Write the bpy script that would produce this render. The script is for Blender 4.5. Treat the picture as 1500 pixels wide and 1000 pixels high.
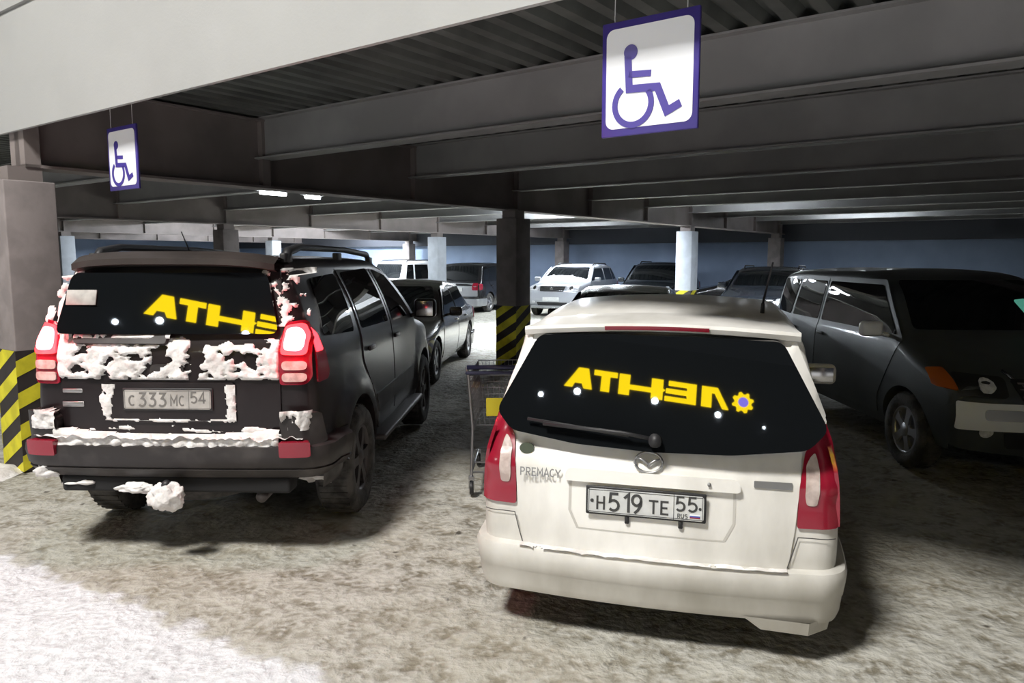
import bpy, bmesh, math, random
from mathutils import Vector, Matrix, noise
from mathutils.geometry import delaunay_2d_cdt
R = math.radians
sc = bpy.context.scene
for o in list(bpy.data.objects): bpy.data.objects.remove(o)
random.seed(4)

# ------------------------------------------------------------ camera, sky, light, exposure
CAMH = 1.80
cd = bpy.data.cameras.new('camera'); cam = bpy.data.objects.new('camera', cd)
sc.collection.objects.link(cam); sc.camera = cam
cd.sensor_width = 36; cd.lens = 36*1080/1500; cd.clip_start = .05; cd.clip_end = 300
cam.location = (0, 0, CAMH); cam.rotation_euler = (R(90-6.44), 0, 0)
sc.view_settings.view_transform = 'Standard'; sc.view_settings.look = 'None'
sc.view_settings.gamma = 1; sc.view_settings.use_curve_mapping = False
sc.view_settings.exposure = 0.0
w = bpy.data.worlds.new('night_sky'); sc.world = w; w.use_nodes = True
w.node_tree.nodes['Background'].inputs[0].default_value = (.42, .46, .55, 1)
w.node_tree.nodes['Background'].inputs[1].default_value = .06

def light(name, kind, loc, target, energy, col, **kw):
    l = bpy.data.lights.new(name, kind); l.energy = energy; l.color = col
    for k, v in kw.items(): setattr(l, k, v)
    o = bpy.data.objects.new(name, l); sc.collection.objects.link(o); o.location = loc
    d = Vector(target)-Vector(loc)
    o.rotation_euler = d.to_track_quat('-Z', 'Y').to_euler()
    return o
# ---- the grid of the garage: n runs into the building, s along its front
A = R(36)
UN = Vector((math.sin(A), math.cos(A), 0)); VS = Vector((math.cos(A), -math.sin(A), 0))
COL0 = Vector((-4.18, 6.37, 0))           # corner pillar at the front
BAY, ROW = 7.15, 8.05
def G(n, s, z=0):                           # n from the front line, s to the right
    return COL0 + UN*n + VS*s + Vector((0, 0, z))
GANG = -A                                   # rotation of things that look along UN
# unseen yard lights without fixtures: key set by shadow edges, low one an added fill
light('yard_floodlight_key', 'AREA', (-5.0, -2.0, 12), (-1.5, 3.0, 0), 2500, (1, .975, .93), size=2.2)
light('low_fill_light', 'AREA', (-16, -5, 6.5), (0, 4, 1.5), 230, (1, .97, .93), size=2.0)  # added fill light, placed clear of the rear window reflections

# ------------------------------------------------------------ helpers
C = sc.collection
def tag(o, label=None, cat=None, group=None, kind=None):
    if label: o['label'] = label
    if cat: o['category'] = cat
    if group: o['group'] = group
    if kind: o['kind'] = kind
    return o
def empty(name, loc, rz=0, label=None, cat=None, group=None):
    o = bpy.data.objects.new(name, None); C.objects.link(o); o.location = loc
    o.rotation_euler = (0, 0, rz); o.empty_display_size = .2
    return tag(o, label, cat, group)
class MB:
    def __init__(s): s.v = []; s.f = []; s.smooth = []
    def add(s, vs, fs, smooth=False):
        b = len(s.v); s.v += [tuple(v) for v in vs]
        for f in fs: s.f.append(tuple(b+i for i in f)); s.smooth.append(smooth)
    def box(s, x0, x1, y0, y1, z0, z1, M=None):
        vs = [Vector((x, y, z)) for x in (x0, x1) for y in (y0, y1) for z in (z0, z1)]
        if M: vs = [M@v for v in vs]
        s.add(vs, [(0,1,3,2),(4,6,7,5),(0,4,5,1),(2,3,7,6),(0,2,6,4),(1,5,7,3)])
    def rbox(s, x0, x1, y0, y1, z0, z1, r=.01, seg=3, M=None):
        bm = bmesh.new(); bmesh.ops.create_cube(bm, size=1)
        for v in bm.verts: v.co = Vector(((x0+x1)/2+v.co.x*(x1-x0), (y0+y1)/2+v.co.y*(y1-y0), (z0+z1)/2+v.co.z*(z1-z0)))
        bmesh.ops.bevel(bm, geom=list(bm.edges), offset=r, segments=seg, affect='EDGES', profile=.5, clamp_overlap=True)
        if M: bm.transform(M)
        s.add([v.co for v in bm.verts], [[v.index for v in f.verts] for f in bm.faces], True); bm.free()
    def tube(s, pts, r, n=8, closed=False):
        pts = [Vector(p) for p in pts]; rings = []
        for i, p in enumerate(pts):
            a = pts[i-1] if (i > 0 or closed) else p; b = pts[(i+1) % len(pts)] if (i < len(pts)-1 or closed) else p
            d = (b-a).normalized(); up = Vector((0,0,1)) if abs(d.z) < .9 else Vector((1,0,0))
            e = d.cross(up).normalized(); g = e.cross(d)
            rr = r[i] if isinstance(r, (list, tuple)) else r
            rings.append([p+(e*math.cos(t)+g*math.sin(t))*rr for t in [2*math.pi*k/n for k in range(n)]])
        vs = [v for q in rings for v in q]; fs = []
        m = len(rings)
        for i in range(m if closed else m-1):
            for k in range(n):
                fs.append((i*n+k, i*n+(k+1) % n, ((i+1) % m)*n+(k+1) % n, ((i+1) % m)*n+k))
        if not closed:
            fs.append(tuple(range(n-1, -1, -1))); fs.append(tuple((m-1)*n+k for k in range(n)))
        s.add(vs, fs, True)
    def lathe(s, prof, M, n=40):               # prof: (r, h) about local z
        vs = []; fs = []
        for (r, h) in prof:
            for k in range(n):
                t = 2*math.pi*k/n; vs.append(M@Vector((r*math.cos(t), r*math.sin(t), h)))
        for i in range(len(prof)-1):
            for k in range(n): fs.append((i*n+k, i*n+(k+1) % n, (i+1)*n+(k+1) % n, (i+1)*n+k))
        s.add(vs, fs, True)
    def prism(s, poly, z0, z1, M=None):
        n = len(poly); vs = [Vector((p[0], p[1], z0)) for p in poly]+[Vector((p[0], p[1], z1)) for p in poly]
        if M: vs = [M@v for v in vs]
        s.add(vs, [tuple(range(n-1, -1, -1)), tuple(range(n, 2*n))]+[(i, (i+1) % n, n+(i+1) % n, n+i) for i in range(n)])
    def build(s, name, mat, parent=None, merge=False, ang=40):
        me = bpy.data.meshes.new(name); me.from_pydata(s.v, [], s.f)
        bm = bmesh.new(); bm.from_mesh(me)
        for f, q in zip(bm.faces, s.smooth): f.smooth = q
        if merge: bmesh.ops.remove_doubles(bm, verts=bm.verts, dist=.0008)
        bmesh.ops.recalc_face_normals(bm, faces=bm.faces)
        if merge:
            for e in bm.edges:
                if len(e.link_faces) == 2 and e.calc_face_angle(0) > R(ang): e.smooth = False
        bm.to_mesh(me); bm.free()
        me.materials.append(mat)
        o = bpy.data.objects.new(name, me); C.objects.link(o)
        if parent: o.parent = parent
        return o
def thick_line(pts, w):
    L_, Rr = [], []
    for i, p in enumerate(pts):
        a = Vector(pts[max(i-1, 0)]); b = Vector(pts[min(i+1, len(pts)-1)])
        if 0 < i < len(pts)-1:
            d1 = (Vector(p)-a).normalized(); d2 = (b-Vector(p)).normalized(); d = (d1+d2).normalized()
            sc_ = 1/max(.4, d.dot(d1))
        else: d = (b-a).normalized(); sc_ = 1
        n = Vector((-d.y, d.x))*w/2*sc_
        L_.append((p[0]+n.x, p[1]+n.y)); Rr.append((p[0]-n.x, p[1]-n.y))
    return L_, Rr
def ell(cx, cy, rx, ry, a0, a1, n=12): return [(cx+rx*math.cos(R(a0+(a1-a0)*i/n)), cy+ry*math.sin(R(a0+(a1-a0)*i/n))) for i in range(n+1)]
STROKES = {
 'H': [[(.08, 0), (.08, 1)], [(.52, 0), (.52, 1)], [(.08, .5), (.52, .5)]],
 'T': [[(.0, .94), (.6, .94)], [(.3, 0), (.3, .94)]],
 'E': [[(.55, .94), (.1, .94), (.1, .06), (.55, .06)], [(.1, .5), (.48, .5)]],
 'C': [ell(.33, .5, .26, .44, 55, 305)], 'A': [[(.0, 0), (.3, .97), (.6, 0)], [(.11, .32), (.49, .32)]],
 'P': [[(.1, 0), (.1, .94), (.34, .94)]+ell(.34, .70, .2, .24, 90, -90, 8)+[(.1, .46)]],
 'R': [[(.1, 0), (.1, .94), (.34, .94)]+ell(.34, .70, .2, .24, 90, -90, 8)+[(.1, .46)], [(.3, .46), (.55, 0)]],
 'M': [[(.06, 0), (.06, .97), (.35, .35), (.64, .97), (.64, 0)]], 'Y': [[(.0, .97), (.3, .45), (.6, .97)], [(.3, 0), (.3, .5)]],
 'U': [[(.08, .97), (.08, .3)]+ell(.3, .28, .22, .24, 180, 360, 8)+[(.52, .97)]],
 'S': [ell(.3, .72, .22, .22, 40, 250, 8)+ell(.3, .28, .22, .22, 90, -140, 8)],
 '5': [[(.52, .94), (.14, .94), (.11, .52)]+ell(.29, .32, .25, .27, 130, -140, 12)],
 '1': [[(.12, .74), (.34, .96), (.34, 0)]],
 '9': [ell(.3, .68, .22, .27, 0, 360, 16), [(.52, .68), (.50, .42), (.36, .16), (.20, .0)]],
 '3': [[(.1, .94), (.5, .94), (.27, .58)]+ell(.28, .31, .25, .26, 80, -140, 12)],
 '4': [[(.42, 0), (.42, .96), (.06, .26), (.6, .26)]], '*': [ell(.3, .5, .06, .06, 0, 345, 8)+[(.36, .5)]]}
def text_mb(txt, size, M, depth=.002, bold=0.0, sx=1.0):
    mb = MB(); adv = [.82 if ch == 'M' else .44 if ch == '1' else .70 for ch in txt]; x = -sum(adv)/2+.05; h = size*.74; w = .135
    for ch, a in zip(txt, adv):
        for st in STROKES.get(ch, []):
            st = [q for k, q in enumerate(st) if k == 0 or math.hypot(q[0]-st[k-1][0], q[1]-st[k-1][1]) > .015]
            L_, Rr = thick_line(st, w); n = len(st); vs = []
            for z in (0, depth):
                for P in (L_, Rr): vs += [M@Vector(((x+p[0])*h*sx, (p[1]-.5)*h, z)) for p in P]
            fs = []
            for i in range(n-1):
                fs += [(2*n+i, 3*n+i, 3*n+i+1, 2*n+i+1), (i, 2*n+i, 2*n+i+1, i+1), (n+i, n+i+1, 3*n+i+1, 3*n+i)]
            fs += [(0, n, 3*n, 2*n), (n-1, 3*n-1, 4*n-1, 2*n-1)]
            mb.add(vs, fs)
        x += a
    return mb

# ------------------------------------------------------------ materials
def mat(name, col, rough=.6, metal=0, emit=None, es=0, var=0, vscale=3, bump=0, bscale=20, coat=0, spec=.5, col2=None, lo=.4, hi=.6):
    m = bpy.data.materials.new(name); m.use_nodes = True; nt = m.node_tree; b = nt.nodes['Principled BSDF']
    b.inputs['Base Color'].default_value = (*col, 1); b.inputs['Roughness'].default_value = rough
    b.inputs['Metallic'].default_value = metal; b.inputs['Specular IOR Level'].default_value = spec
    if coat: b.inputs['Coat Weight'].default_value = coat; b.inputs['Coat Roughness'].default_value = .06
    if emit: b.inputs['Emission Color'].default_value = (*emit, 1); b.inputs['Emission Strength'].default_value = es
    tc = nt.nodes.new('ShaderNodeTexCoord')
    if col2 is None and var: col2 = tuple(c*(1-var) for c in col)
    if col2 is not None:
        n = nt.nodes.new('ShaderNodeTexNoise'); n.inputs['Scale'].default_value = vscale; n.inputs['Detail'].default_value = 6
        nt.links.new(tc.outputs['Object'], n.inputs['Vector'])
        r = nt.nodes.new('ShaderNodeMapRange'); r.inputs[1].default_value = lo; r.inputs[2].default_value = hi
        nt.links.new(n.outputs['Fac'], r.inputs[0])
        x = nt.nodes.new('ShaderNodeMix'); x.data_type = 'RGBA'
        x.inputs[6].default_value = (*col, 1); x.inputs[7].default_value = (*col2, 1)
        nt.links.new(r.outputs[0], x.inputs[0]); nt.links.new(x.outputs[2], b.inputs['Base Color'])
    if bump:
        n = nt.nodes.new('ShaderNodeTexNoise'); n.inputs['Scale'].default_value = bscale; n.inputs['Detail'].default_value = 5
        nt.links.new(tc.outputs['Object'], n.inputs['Vector'])
        q = nt.nodes.new('ShaderNodeBump'); q.inputs['Strength'].default_value = bump; q.inputs['Distance'].default_value = .02
        nt.links.new(n.outputs['Fac'], q.inputs['Height']); nt.links.new(q.outputs[0], b.inputs['Normal'])
    return m
M_ = {}
M_['beam_front'] = mat('grey_painted_fascia', (.40, .403, .395), .7, var=.06, vscale=1.2, bump=.05, bscale=60)
M_['joist'] = mat('grey_painted_joist', (.36, .36, .36), .6, var=.16, vscale=1.5, bump=.05)
M_['girder'] = mat('brownish_painted_girder', (.27, .235, .225), .65, var=.25, vscale=1.3, bump=.06)
M_['deck'] = mat('dusty_galvanised_deck', (.20, .21, .20), .55, metal=.3, var=.35, vscale=2)
M_['pillar'] = mat('grey_brown_pillar_paint', (.26, .23, .225), .8, var=.22, vscale=4, bump=.1)
M_['pillar_pale'] = mat('pale_pillar_paint', (.50, .54, .60), .8, var=.12, vscale=4)
M_['stripe_y'] = mat('yellow_stripe_paint', (.72, .66, .03), .6, var=.25, vscale=6)
M_['stripe_k'] = mat('black_stripe_paint', (.03, .025, .025), .6, var=.3, vscale=6)
M_['wall'] = mat('blue_grey_wall_paint', (.24, .31, .44), .85, var=.2, vscale=.6, bump=.05)
M_['wall_dark'] = mat('dark_wall_band', (.06, .065, .08), .9)
M_['sign_w'] = mat('white_sign_face', (.86, .88, .92), .35)
M_['sign_b'] = mat('violet_blue_sign_ink', (.07, .05, .30), .35)
M_['black'] = mat('black_plastic', (.022, .022, .024), .5, var=.3, vscale=8)
M_['under'] = mat('dark_underbody', (.012, .012, .013), .9)
M_['tyre'] = mat('tyre_rubber', (.03, .028, .027), .85, col2=(.09, .085, .08), vscale=9, bump=.3, bscale=60)
M_['rim'] = mat('alloy_rim', (.42, .42, .44), .35, metal=.8)
M_['rim_dark'] = mat('dirty_alloy_rim', (.10, .09, .09), .5, metal=.6)
M_['chrome'] = mat('chrome', (.62, .62, .64), .18, metal=1)
M_['glass'] = mat('dark_tinted_glass', (.006, .007, .008), .015, spec=.62)
M_['glass_dusty'] = mat('dusty_dark_glass', (.008, .009, .010), .12, spec=.5, col2=(.02, .02, .022), vscale=5)
M_['lamp_clear'] = mat('clear_lamp_lens', (.55, .56, .58), .12, col2=(.75, .76, .78), vscale=25)
M_['red_lens'] = mat('red_lamp_lens', (.27, .008, .025), .25, coat=.4)
M_['red_lit'] = mat('lit_brake_lamp', (.9, .05, .03), .3, emit=(1, .03, .045), es=4.5)
M_['red_hot'] = mat('brake_bulb_glow', (1, .3, .3), .3, emit=(1, .14, .16), es=9)
M_['orange_lens'] = mat('orange_lamp_lens', (.55, .13, .02), .25)
M_['smoke_lens'] = mat('pale_brownish_lens', (.42, .33, .30), .25, col2=(.62, .52, .48), vscale=16)
M_['plate'] = mat('plate_white', (.66, .67, .66), .5, var=.12, vscale=14)
M_['plate_dirty'] = mat('dirty_plate', (.50, .47, .44), .6, var=.3, vscale=10)
M_['ink'] = mat('plate_ink', (.05, .05, .05), .6)
M_['ink_faint'] = mat('faded_plate_ink', (.17, .16, .15), .6)
M_['snow'] = mat('packed_snow', (.84, .83, .82), .8, col2=(.66, .63, .61), vscale=9, bump=.5, bscale=35)
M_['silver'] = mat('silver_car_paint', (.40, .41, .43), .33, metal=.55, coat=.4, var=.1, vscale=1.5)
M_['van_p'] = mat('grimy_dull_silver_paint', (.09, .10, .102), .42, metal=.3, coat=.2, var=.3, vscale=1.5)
M_['pale_silver_p'] = mat('pale_silver_car_paint', (.42, .44, .48), .35, coat=.5, metal=.3)
M_['white_p'] = mat('clean_white_car_paint', (.74, .75, .77), .35, coat=.5)
M_['black_p'] = mat('black_car_paint', (.012, .012, .014), .22, coat=.7)
M_['brown_p'] = mat('dark_brown_car_paint', (.03, .02, .02), .25, coat=.7)
M_['navy_p'] = mat('dark_navy_car_paint', (.02, .024, .032), .25, coat=.6)
M_['seam'] = mat('panel_gap', (.10, .095, .09), .9)
M_['lamp_on'] = mat('fluorescent_tube', (1, 1, 1), .5, emit=(.86, .93, 1), es=30)
M_['lamp_box'] = mat('lamp_housing', (.6, .6, .6), .6)
M_['cart_wire'] = mat('cart_wire_metal', (.38, .38, .40), .35, metal=.9)
M_['cart_handle'] = mat('dark_blue_cart_plastic', (.03, .035, .09), .45)
M_['cart_yellow'] = mat('yellow_cart_placard', (.72, .62, .03), .5)
M_['grey_emb'] = mat('tarnished_chrome', (.33, .33, .33), .35, metal=.7)
M_['green_glow'] = mat('glowing_green_paper_in_window', (.25, .8, .62), .4, emit=(.2, .8, .6), es=.25)  # faint emission added to the paper, which is no lamp

def dirty_white():
    m = bpy.data.materials.new('dirty_white_paint'); m.use_nodes = True; nt = m.node_tree; b = nt.nodes['Principled BSDF']
    tc = nt.nodes.new('ShaderNodeTexCoord'); sp = nt.nodes.new('ShaderNodeSeparateXYZ')
    nt.links.new(tc.outputs['Object'], sp.inputs[0])
    n = nt.nodes.new('ShaderNodeTexNoise'); n.inputs['Scale'].default_value = 3.2; n.inputs['Detail'].default_value = 7
    mp = nt.nodes.new('ShaderNodeMapping'); mp.inputs['Scale'].default_value = (1, 1, .45)
    nt.links.new(tc.outputs['Object'], mp.inputs[0]); nt.links.new(mp.outputs[0], n.inputs['Vector'])
    mr = nt.nodes.new('ShaderNodeMapRange'); mr.inputs[1].default_value = .75; mr.inputs[2].default_value = .2
    mr.inputs[3].default_value = .0; mr.inputs[4].default_value = .3
    nt.links.new(sp.outputs[2], mr.inputs[0])
    a = nt.nodes.new('ShaderNodeMath'); a.operation = 'ADD'; nt.links.new(n.outputs['Fac'], a.inputs[0]); nt.links.new(mr.outputs[0], a.inputs[1])
    r2 = nt.nodes.new('ShaderNodeMapRange'); r2.inputs[1].default_value = .45; r2.inputs[2].default_value = .95
    nt.links.new(a.outputs[0], r2.inputs[0])
    x = nt.nodes.new('ShaderNodeMix'); x.data_type = 'RGBA'
    x.inputs[6].default_value = (.87, .855, .815, 1); x.inputs[7].default_value = (.42, .40, .35, 1)
    nt.links.new(r2.outputs[0], x.inputs[0]); nt.links.new(x.outputs[2], b.inputs['Base Color'])
    b.inputs['Roughness'].default_value = .42; b.inputs['Coat Weight'].default_value = .25; b.inputs['Coat Roughness'].default_value = .2
    return m
M_['dirty_white'] = dirty_white()
M_['prado_p'] = mat('dark_wine_black_paint', (.012, .008, .009), .35, spec=.3, coat=.12, col2=(.030, .022, .022), vscale=2.2, lo=.5, hi=.8)
M_['prado_plastic'] = mat('grimy_dark_bumper', (.022, .018, .018), .5, col2=(.06, .052, .050), vscale=5, lo=.5, hi=.75)

def floor_mat():
    m = bpy.data.materials.new('trampled_ice_and_snow'); m.use_nodes = True; nt = m.node_tree; b = nt.nodes['Principled BSDF']
    N = lambda t: nt.nodes.new(t); L = nt.links.new
    tc = N('ShaderNodeTexCoord')
    def nz(s, d, dist=0):
        n = N('ShaderNodeTexNoise'); n.inputs['Scale'].default_value = s; n.inputs['Detail'].default_value = d
        n.inputs['Distortion'].default_value = dist; L(tc.outputs['Object'], n.inputs['Vector']); return n.outputs['Fac']
    def mr(x, a, b_, c=0, d=1):
        r = N('ShaderNodeMapRange'); L(x, r.inputs[0]); r.inputs[1].default_value = a; r.inputs[2].default_value = b_
        r.inputs[3].default_value = c; r.inputs[4].default_value = d; return r.outputs[0]
    def mix(f, c1, c2):
        x = N('ShaderNodeMix'); x.data_type = 'RGBA'; L(f, x.inputs[0])
        for i, c in ((6, c1), (7, c2)):
            if isinstance(c, tuple): x.inputs[i].default_value = (*c, 1)
            else: L(c, x.inputs[i])
        return x.outputs[2]
    big, mid, fine = nz(.55, 5), nz(6.0, 8, .15), nz(24, 8)
    base = mix(mr(mid, .36, .62), (.21, .19, .145), (.50, .49, .44))
    base = mix(mr(fine, .42, .68), base, (.50, .49, .45))
    vo = N('ShaderNodeTexVoronoi'); vo.inputs['Scale'].default_value = 11; L(tc.outputs['Object'], vo.inputs['Vector'])
    crumb = mix(mr(vo.outputs['Distance'], .05, .30), (.56, .55, .51), base)
    base = mix(mr(big, .42, .6, .0, .4), base, (.34, .31, .24))
    # grime specks
    sp = mr(nz(6.5, 2), .70, .75)
    base = mix(sp, base, (.09, .08, .065))
    base = mix(mr(fine, .55, .7, 0, .6), base, crumb)
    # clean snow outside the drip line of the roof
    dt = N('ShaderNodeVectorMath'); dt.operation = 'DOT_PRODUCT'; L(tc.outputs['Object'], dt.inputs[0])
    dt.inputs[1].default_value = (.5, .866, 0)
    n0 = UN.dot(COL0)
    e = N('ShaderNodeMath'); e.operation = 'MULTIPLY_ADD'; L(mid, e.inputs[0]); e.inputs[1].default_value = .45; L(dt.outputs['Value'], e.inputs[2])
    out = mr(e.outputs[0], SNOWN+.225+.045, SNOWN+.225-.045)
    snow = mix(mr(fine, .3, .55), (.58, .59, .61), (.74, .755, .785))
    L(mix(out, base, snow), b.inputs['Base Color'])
    b.inputs['Roughness'].default_value = .72; b.inputs['Specular IOR Level'].default_value = .35
    h = N('ShaderNodeMath'); h.operation = 'MULTIPLY_ADD'; L(mid, h.inputs[0]); h.inputs[1].default_value = 1.7; L(mr(fine, 0, 1, 0, .6), h.inputs[2])
    bp = N('ShaderNodeBump'); bp.inputs['Strength'].default_value = .9; bp.inputs['Distance'].default_value = .03
    L(h.outputs[0], bp.inputs['Height']); L(bp.outputs[0], b.inputs['Normal'])
    return m
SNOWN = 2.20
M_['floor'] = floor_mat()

# ------------------------------------------------------------ floor, roof, walls
def struct(mb, name, m, merge=False):
    o = mb.build(name, m, merge=merge); o['kind'] = 'structure'; return o
def fz(x, y):
    return .018*noise.noise(Vector((x*1.7, y*1.7, 0)))+.008*noise.noise(Vector((x*7, y*7, 3)))-.012
mb = MB()
xs = [-60, -35, -20, -12] + [-8+.05*i for i in range(241)] + [6, 10, 16, 26, 45]
ys = [-40, -20, -8, -2] + [1.2+.05*i for i in range(157)] + [10, 14, 20, 30, 45, 70]
xs = sorted(set(round(x, 4) for x in xs)); nx, ny = len(xs), len(ys)
vs = [(x, y, fz(x, y) if (-8 < x < 4 and 1.2 <= y <= 9) else 0) for y in ys for x in xs]
mb.add(vs, [(j*nx+i, j*nx+i+1, (j+1)*nx+i+1, (j+1)*nx+i) for j in range(ny-1) for i in range(nx-1)], True)
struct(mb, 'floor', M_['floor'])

NW = 3*BAY+.75        # back wall line
DECKZ, JB, GB, FB = 3.31, 2.87, 2.56, 2.85
RM = Matrix.Translation(COL0) @ Matrix.Rotation(math.pi/2-A, 4, 'Z')   # local x = into the building, local y = to the left
# corrugated deck, ribs along n
mb = MB(); p = .22
s = -30.0; prof = []
while s < 16:
    prof += [(s, 0), (s+.09, 0), (s+.12, .07), (s+.19, .07)]; s += p
vs = [RM@Vector((x, -a, DECKZ+z)) for x in (.0, NW+.1) for a, z in prof]; k = len(prof)
mb.add(vs, [(i, i+1, k+i+1, k+i) for i in range(k-1)])
struct(mb, 'ceiling', M_['deck'])
mb = MB(); mb.box(.06, NW+.2, -16, 30, DECKZ+.09, DECKZ+.35, RM); struct(mb, 'ceiling_slab', M_['wall_dark'])
# front fascia beam
mb = MB()
mb.box(-.05, -.02, -16, 30, FB, 3.78, RM); mb.box(-.07, 0, -16, 30, 3.80, 4.6, RM); mb.box(-.04, 0, -16, 30, 3.78, 3.80, RM)
mb.box(-.02, .0, -16, 30, FB+.10, FB+.20, RM)
struct(mb, 'front_fascia_beam', M_['beam_front'])
# joists
JS = BAY/3
for i in range(1, 10):
    n = i*JS; mb = MB()
    mb.box(n-.10, n+.10, -16, 30, JB, JB+.018, RM)
    mb.box(n-.012, n+.012, -16, 30, JB+.018, DECKZ-.018, RM)
    mb.box(n-.09, n+.09, -16, 30, DECKZ-.018, DECKZ-.002, RM)
    struct(mb, 'roof_joist', M_['joist'])
# main girders
for j in range(-1, 4):
    y = j*ROW; mb = MB()
    mb.box(.0, NW, y-.14, y+.14, GB, GB+.025, RM)
    mb.box(.0, NW, y-.045, y+.045, GB+.025, DECKZ-.02, RM)
    mb.box(.0, NW, y-.13, y+.13, DECKZ-.04, DECKZ-.02, RM)
    for i in range(1, 10):
        n = i*JS
        mb.box(n-.05, n+.05, y-.12, y+.12, GB+.02, DECKZ-.02, RM)
    mb.box(-.0, .12, y-.14, y+.14, GB, DECKZ, RM)
    struct(mb, 'roof_girder', M_['girder'])
# back wall
mb = MB(); mb.box(NW, NW+.25, -22, 30, 0, DECKZ, RM); struct(mb, 'wall_back', M_['wall'])
mb = MB(); mb.box(NW-.30, NW-.02, -22, 30, 2.34, DECKZ, RM); struct(mb, 'wall_beam', M_['wall_dark'])
mb = MB(); mb.box(-.2, NW, 29.9, 30.2, 0, DECKZ, RM); struct(mb, 'wall_left', M_['wall'])
mb = MB(); mb.box(2, NW, -16.3, -16.0, 0, DECKZ, RM); struct(mb, 'wall_right', M_['wall_dark'])

# ------------------------------------------------------------ pillars
PW = .40
def clip(poly, lo, hi, ax):
    def half(poly, keep, at):
        out = []
        for i in range(len(poly)):
            a, b = poly[i], poly[(i+1) % len(poly)]
            ka, kb = keep(a[ax]), keep(b[ax])
            if ka: out.append(a)
            if ka != kb:
                t = (at-a[ax])/(b[ax]-a[ax]); out.append(tuple(a[q]+(b[q]-a[q])*t for q in (0, 1)))
        return out
    poly = half(poly, lambda v: v >= lo-1e-9, lo)
    return half(poly, lambda v: v <= hi+1e-9, hi) if poly else poly
def pillar(n, j, label, mt, stripes=None, top=GB, ztop=1.03):
    P = G(n, -j*ROW)
    root = empty('pillar', P, math.pi/2-A, label, 'pillar', 'pillars of the parking level')
    m = MB(); m.rbox(-PW/2, PW/2, -PW/2, PW/2, 0, top-.12, .012, 2)
    m.build('shaft', M_[mt], root)
    m = MB(); m.box(-.13, .13, -.13, .13, top-.121, top+.0)
    m.build('pillar_head', M_['girder'], root)
    if stripes:
        h = PW/2+.003; m = MB()
        m.box(-h, h, -h, h, .0, ztop); band = m.build('black_band', M_['stripe_k'], root); h += .0025
        m = MB(); st = .27; wdt = .135; slope = stripes
        # visible faces: front (-x, spans y) and right (-y, spans x)
        for face in (0, 1, 2, 3):
            for k in range(-3, 12):
                b0 = k*st
                # stripe lines rise with `a` on one face and fall on the other, meeting at the corner
                a0, a1 = 0.0, 2*h
                poly = [(a0, b0), (a1, b0+slope[face]*(a1-a0)), (a1, b0+wdt+slope[face]*(a1-a0)), (a0, b0+wdt)]
                poly = clip(poly, 0, ztop, 1)
                if len(poly) < 3: continue
                def mp(a, z):
                    if face == 0: return (-h, h-a, z)     # a from left edge to right edge as seen from the front
                    if face == 1: return (-h+a, -h, z)
                    if face == 2: return (h, -h+a, z)
                    return (h-a, h, z)
                m.add([mp(*q) for q in poly], [tuple(range(len(poly)))])
        m.build('yellow_stripes', M_['stripe_y'], root)
    return root
pillar(0, 0, 'large front pillar beside the dark four-wheel drive, black and yellow stripes at its foot', 'pillar', (.55, .45, .55, .45))
pillar(BAY, 0, 'brown grey pillar with orange and black striped foot between the two rear-facing cars', 'pillar', (.6, .6, .6, .6))
pillar(2*BAY, 0, 'pale pillar rising behind the white hatchback roof, yellow mark at its foot', 'pillar_pale', (.6, .6, .6, .6))
pillar(3*BAY, 0, 'dark pillar just left of and behind the silver minivan roof', 'pillar')
pillar(BAY, 1, 'dark pillar showing above the roof of the dark four-wheel drive', 'pillar')
pillar(2*BAY, 1, 'pale lit pillar between the white wagon and the dark two-tone car', 'pillar_pale')
pillar(3*BAY, 1, 'pillar against the blue back wall above the white front-facing crossover', 'pillar')
pillar(2*BAY, 2, 'thin far pale pillar above the right roof rail of the dark four-wheel drive', 'pillar_pale')
pillar(BAY, 2, 'bluish pillar just right of the striped front pillar, seen over the yard side', 'pillar_pale')
pillar(3*BAY, 2, 'far pillar against the back wall above the white wagon', 'pillar')
pillar(0, -1, 'front pillar outside the right edge of the view', 'pillar')
pillar(BAY, -1, 'second-row pillar outside the right edge of the view', 'pillar')

# ------------------------------------------------------------ lamps under the roof
def strip_lamp(n, s, ln, label, e, along=False, z=2.80, kj=.05):
    P = G(n, s, z); rz = math.pi/2-A+(math.pi/2 if along else 0)
    r = empty('ceiling_lamp', P, rz, label, 'lamp', 'strip lamps under the roof')
    m = MB(); m.rbox(-ln/2, ln/2, -.08, .08, .03, .09, .01); m.build('lamp_housing', M_['lamp_box'], r)
    m = MB()
    m.tube([(-ln/2+.04, 0, .005), (ln/2-.04, 0, .005)], .026, 10); m.build('lamp_tube', M_['lamp_on'], r)
    for q in (-.4, .4):
        m = MB(); m.tube([(q, 0, .09), (q, 0, DECKZ-z-.01)], .006, 6); m.build('hanger', M_['lamp_box'], r)
    l = bpy.data.lights.new('lamp_light', 'AREA'); l.energy = e*.8; l.spread = R(125); l.color = (.86, .93, 1); l.shape = 'RECTANGLE'; l.size = ln; l.size_y = .15
    lo = bpy.data.objects.new('lamp_light', l); C.objects.link(lo); lo.parent = r; lo.location = (0, 0, -.03)
    if z > 2.9:
        for q in (-ln/3, 0, ln/3):
            l = bpy.data.lights.new('lamp_light', 'POINT'); l.energy = e*kj; l.color = (.86, .93, 1); l.shadow_soft_size = .08
            lo = bpy.data.objects.new('lamp_light', l); C.objects.link(lo); lo.parent = r; lo.location = (q, 0, -.12)
    return r
strip_lamp(3.85, -1.78, .5, 'nearest ceiling strip lamp, left of the row, above the dark four-wheel drive', 6, False, 2.70)
strip_lamp(4.62, -1.88, .34, 'second ceiling strip lamp just beyond the nearest one', 5, False, 2.70)
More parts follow.
